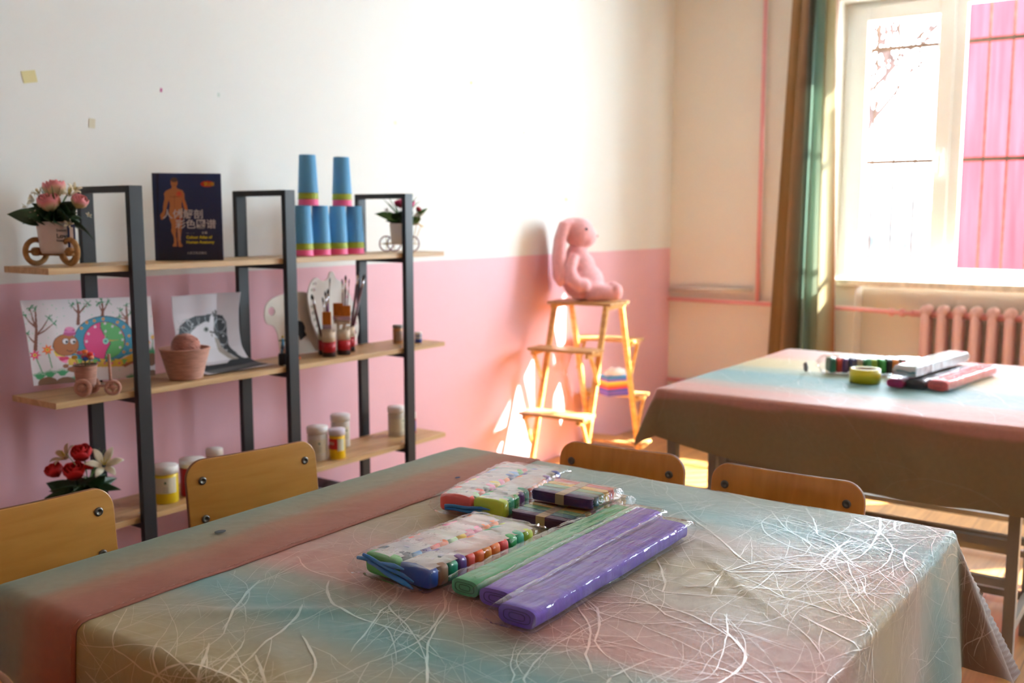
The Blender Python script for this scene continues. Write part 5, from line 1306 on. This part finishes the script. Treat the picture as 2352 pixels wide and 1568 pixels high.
# local x = the way the steps spread, local y = along the boards
HB = .172
def legx(z): return .10 + (.40 - .10) * (1 - z / .88)
for sy in (-1, 1):
    for sx in (-1, 1):
        l = MB().bar((sx * .40, sy * HB * .9, 0), (sx * .10, sy * HB * .9, .905), .022, .030, up=(0, 1, 0)); l.build('leg', m_bam, ST, bevel=.003)
for z, cx, n in ((.905, 0, 1), (.675, .28, 1), (.345, .38, 1), (.055, .43, 1)):
    for sx in ((-1, 1) if cx else (0,)):
        ww = .26 if not cx else .16; x0 = sx * cx - ww / 2 + (0 if cx else 0)
        bd = None
        for k in range(4 if not cx else 3):
            sw = ww / (4 if not cx else 3); o = MB().box((x0 + k * sw + .004, -HB - .02, z), (x0 + (k + 1) * sw - .004, HB + .02, z + .016)).build('slat', m_bam2, ST, bevel=.002)
        for sy in (-1, 1):
            MB().box((x0 + .002, sy * (HB - .012) - .010, z - .022), (x0 + ww - .002, sy * (HB - .012) + .010, z - .0002)).build('bearer', m_bam, ST, bevel=.002)
            if cx and z > .1: MB().bar((sx * (cx + .04), sy * HB * .98, z - .02), (sx * (legx(z - .17)), sy * HB * .98, z - .17), .014, .018, up=(0, 1, 0)).build('brace', m_bam, ST)
bx = thing('striped_box', 'small rainbow striped box with crumpled white paper on the stand', 'box', (4.88, 2.74, .357), math.radians(-30))
stripes = [(110, 90, 190), (70, 80, 180), (220, 60, 60), (236, 140, 50), (236, 206, 80), (120, 90, 190), (60, 140, 200)]
MB().box((-.075, -.05, .0), (.075, .05, .012)).build('box_base', mat('stripe base', (90, 80, 170), .5), bx)
for k, c in enumerate(stripes): MB().box((-.075, -.05, .012 + k * .014), (.075, .05, .026 + k * .014)).build('stripe', mat('stripe %s' % str(c), c, .5), bx)
mb = MB(); mb.ball((0, 0, .122), (.07, .045, .026), 18, 10)
for i, v in enumerate(mb.v): mb.v[i] = v * (1 + .14 * noise.noise(v * 60))
mb.build('crumpled_paper', mat('white tissue', (240, 238, 232), .8), bx)

m_fur = mat('pink plush', (240, 172, 176), .95, var=.12, vscale=60, bump=1.0, bscale=260, sheen=.8)
RB = thing('plush_rabbit', 'pink floppy-eared plush rabbit sitting on top of the step stand', 'plush toy', (4.585, 2.805, .909), VIEW - PI / 2); RB.scale = (1.05, 1.05, 1.05)
# local x: the way the rabbit faces (to the right as seen), y away from camera
mb = MB()
mb.ball((.022, 0, .095), (.108, .095, .098)); mb.ball((.004, 0, .165), (.082, .078, .092)); mb.ball((-.010, 0, .235), (.058, .056, .06))
mb.ball((-.002, 0, .345), (.080, .078, .078)); mb.ball((.028, 0, .325), (.064, .060, .056)); mb.ball((-.030, 0, .360), (.062, .066, .062))
for sy in (-1, 1):
    mb.tube([(-.030, sy * .060, .235), (-.052, sy * .088, .165), (-.040, sy * .100, .110), (.000, sy * .104, .078), (.022, sy * .102, .082)], [.026, .031, .036, .036, .030], 16); mb.ball((.018, sy * .102, .082), .034)
    mb.tube([(.04, sy * .060, .050), (.10, sy * .070, .046), (.150, sy * .075, .042), (.175, sy * .075, .040)], [.050, .046, .040, .034], 16); mb.ball((.185, sy * .075, .048), (.034, .036, .044))
    def ear(u, v, sy=sy): return None
    mb.tube([(-.045, sy * .035, .402), (-.078, sy * .060, .385), (-.098, sy * .074, .310), (-.104, sy * .080, .210), (-.102, sy * .082, .110), (-.098, sy * .082, .075)], [.020, .026, .030, .034, .030, .012], 16)
body = mb.build('body', m_fur, RB)
r_ = body.modifiers.new('remesh', 'REMESH'); r_.mode = 'VOXEL'; r_.voxel_size = .0055; r_.use_smooth_shade = True
s_ = body.modifiers.new('smooth', 'SMOOTH'); s_.iterations = 8; s_.factor = .5
for sy in (-1, 1): MB().ball((.030, sy * .0640, .362), (.009, .007, .009), 14, 10).build('eye', mat('black glossy eye', (16, 14, 16), .1), RB)
MB().ball((.091, 0, .328), (.006, .009, .006), 12, 8).build('nose', mat('dusty pink nose', (196, 110, 116), .7), RB)
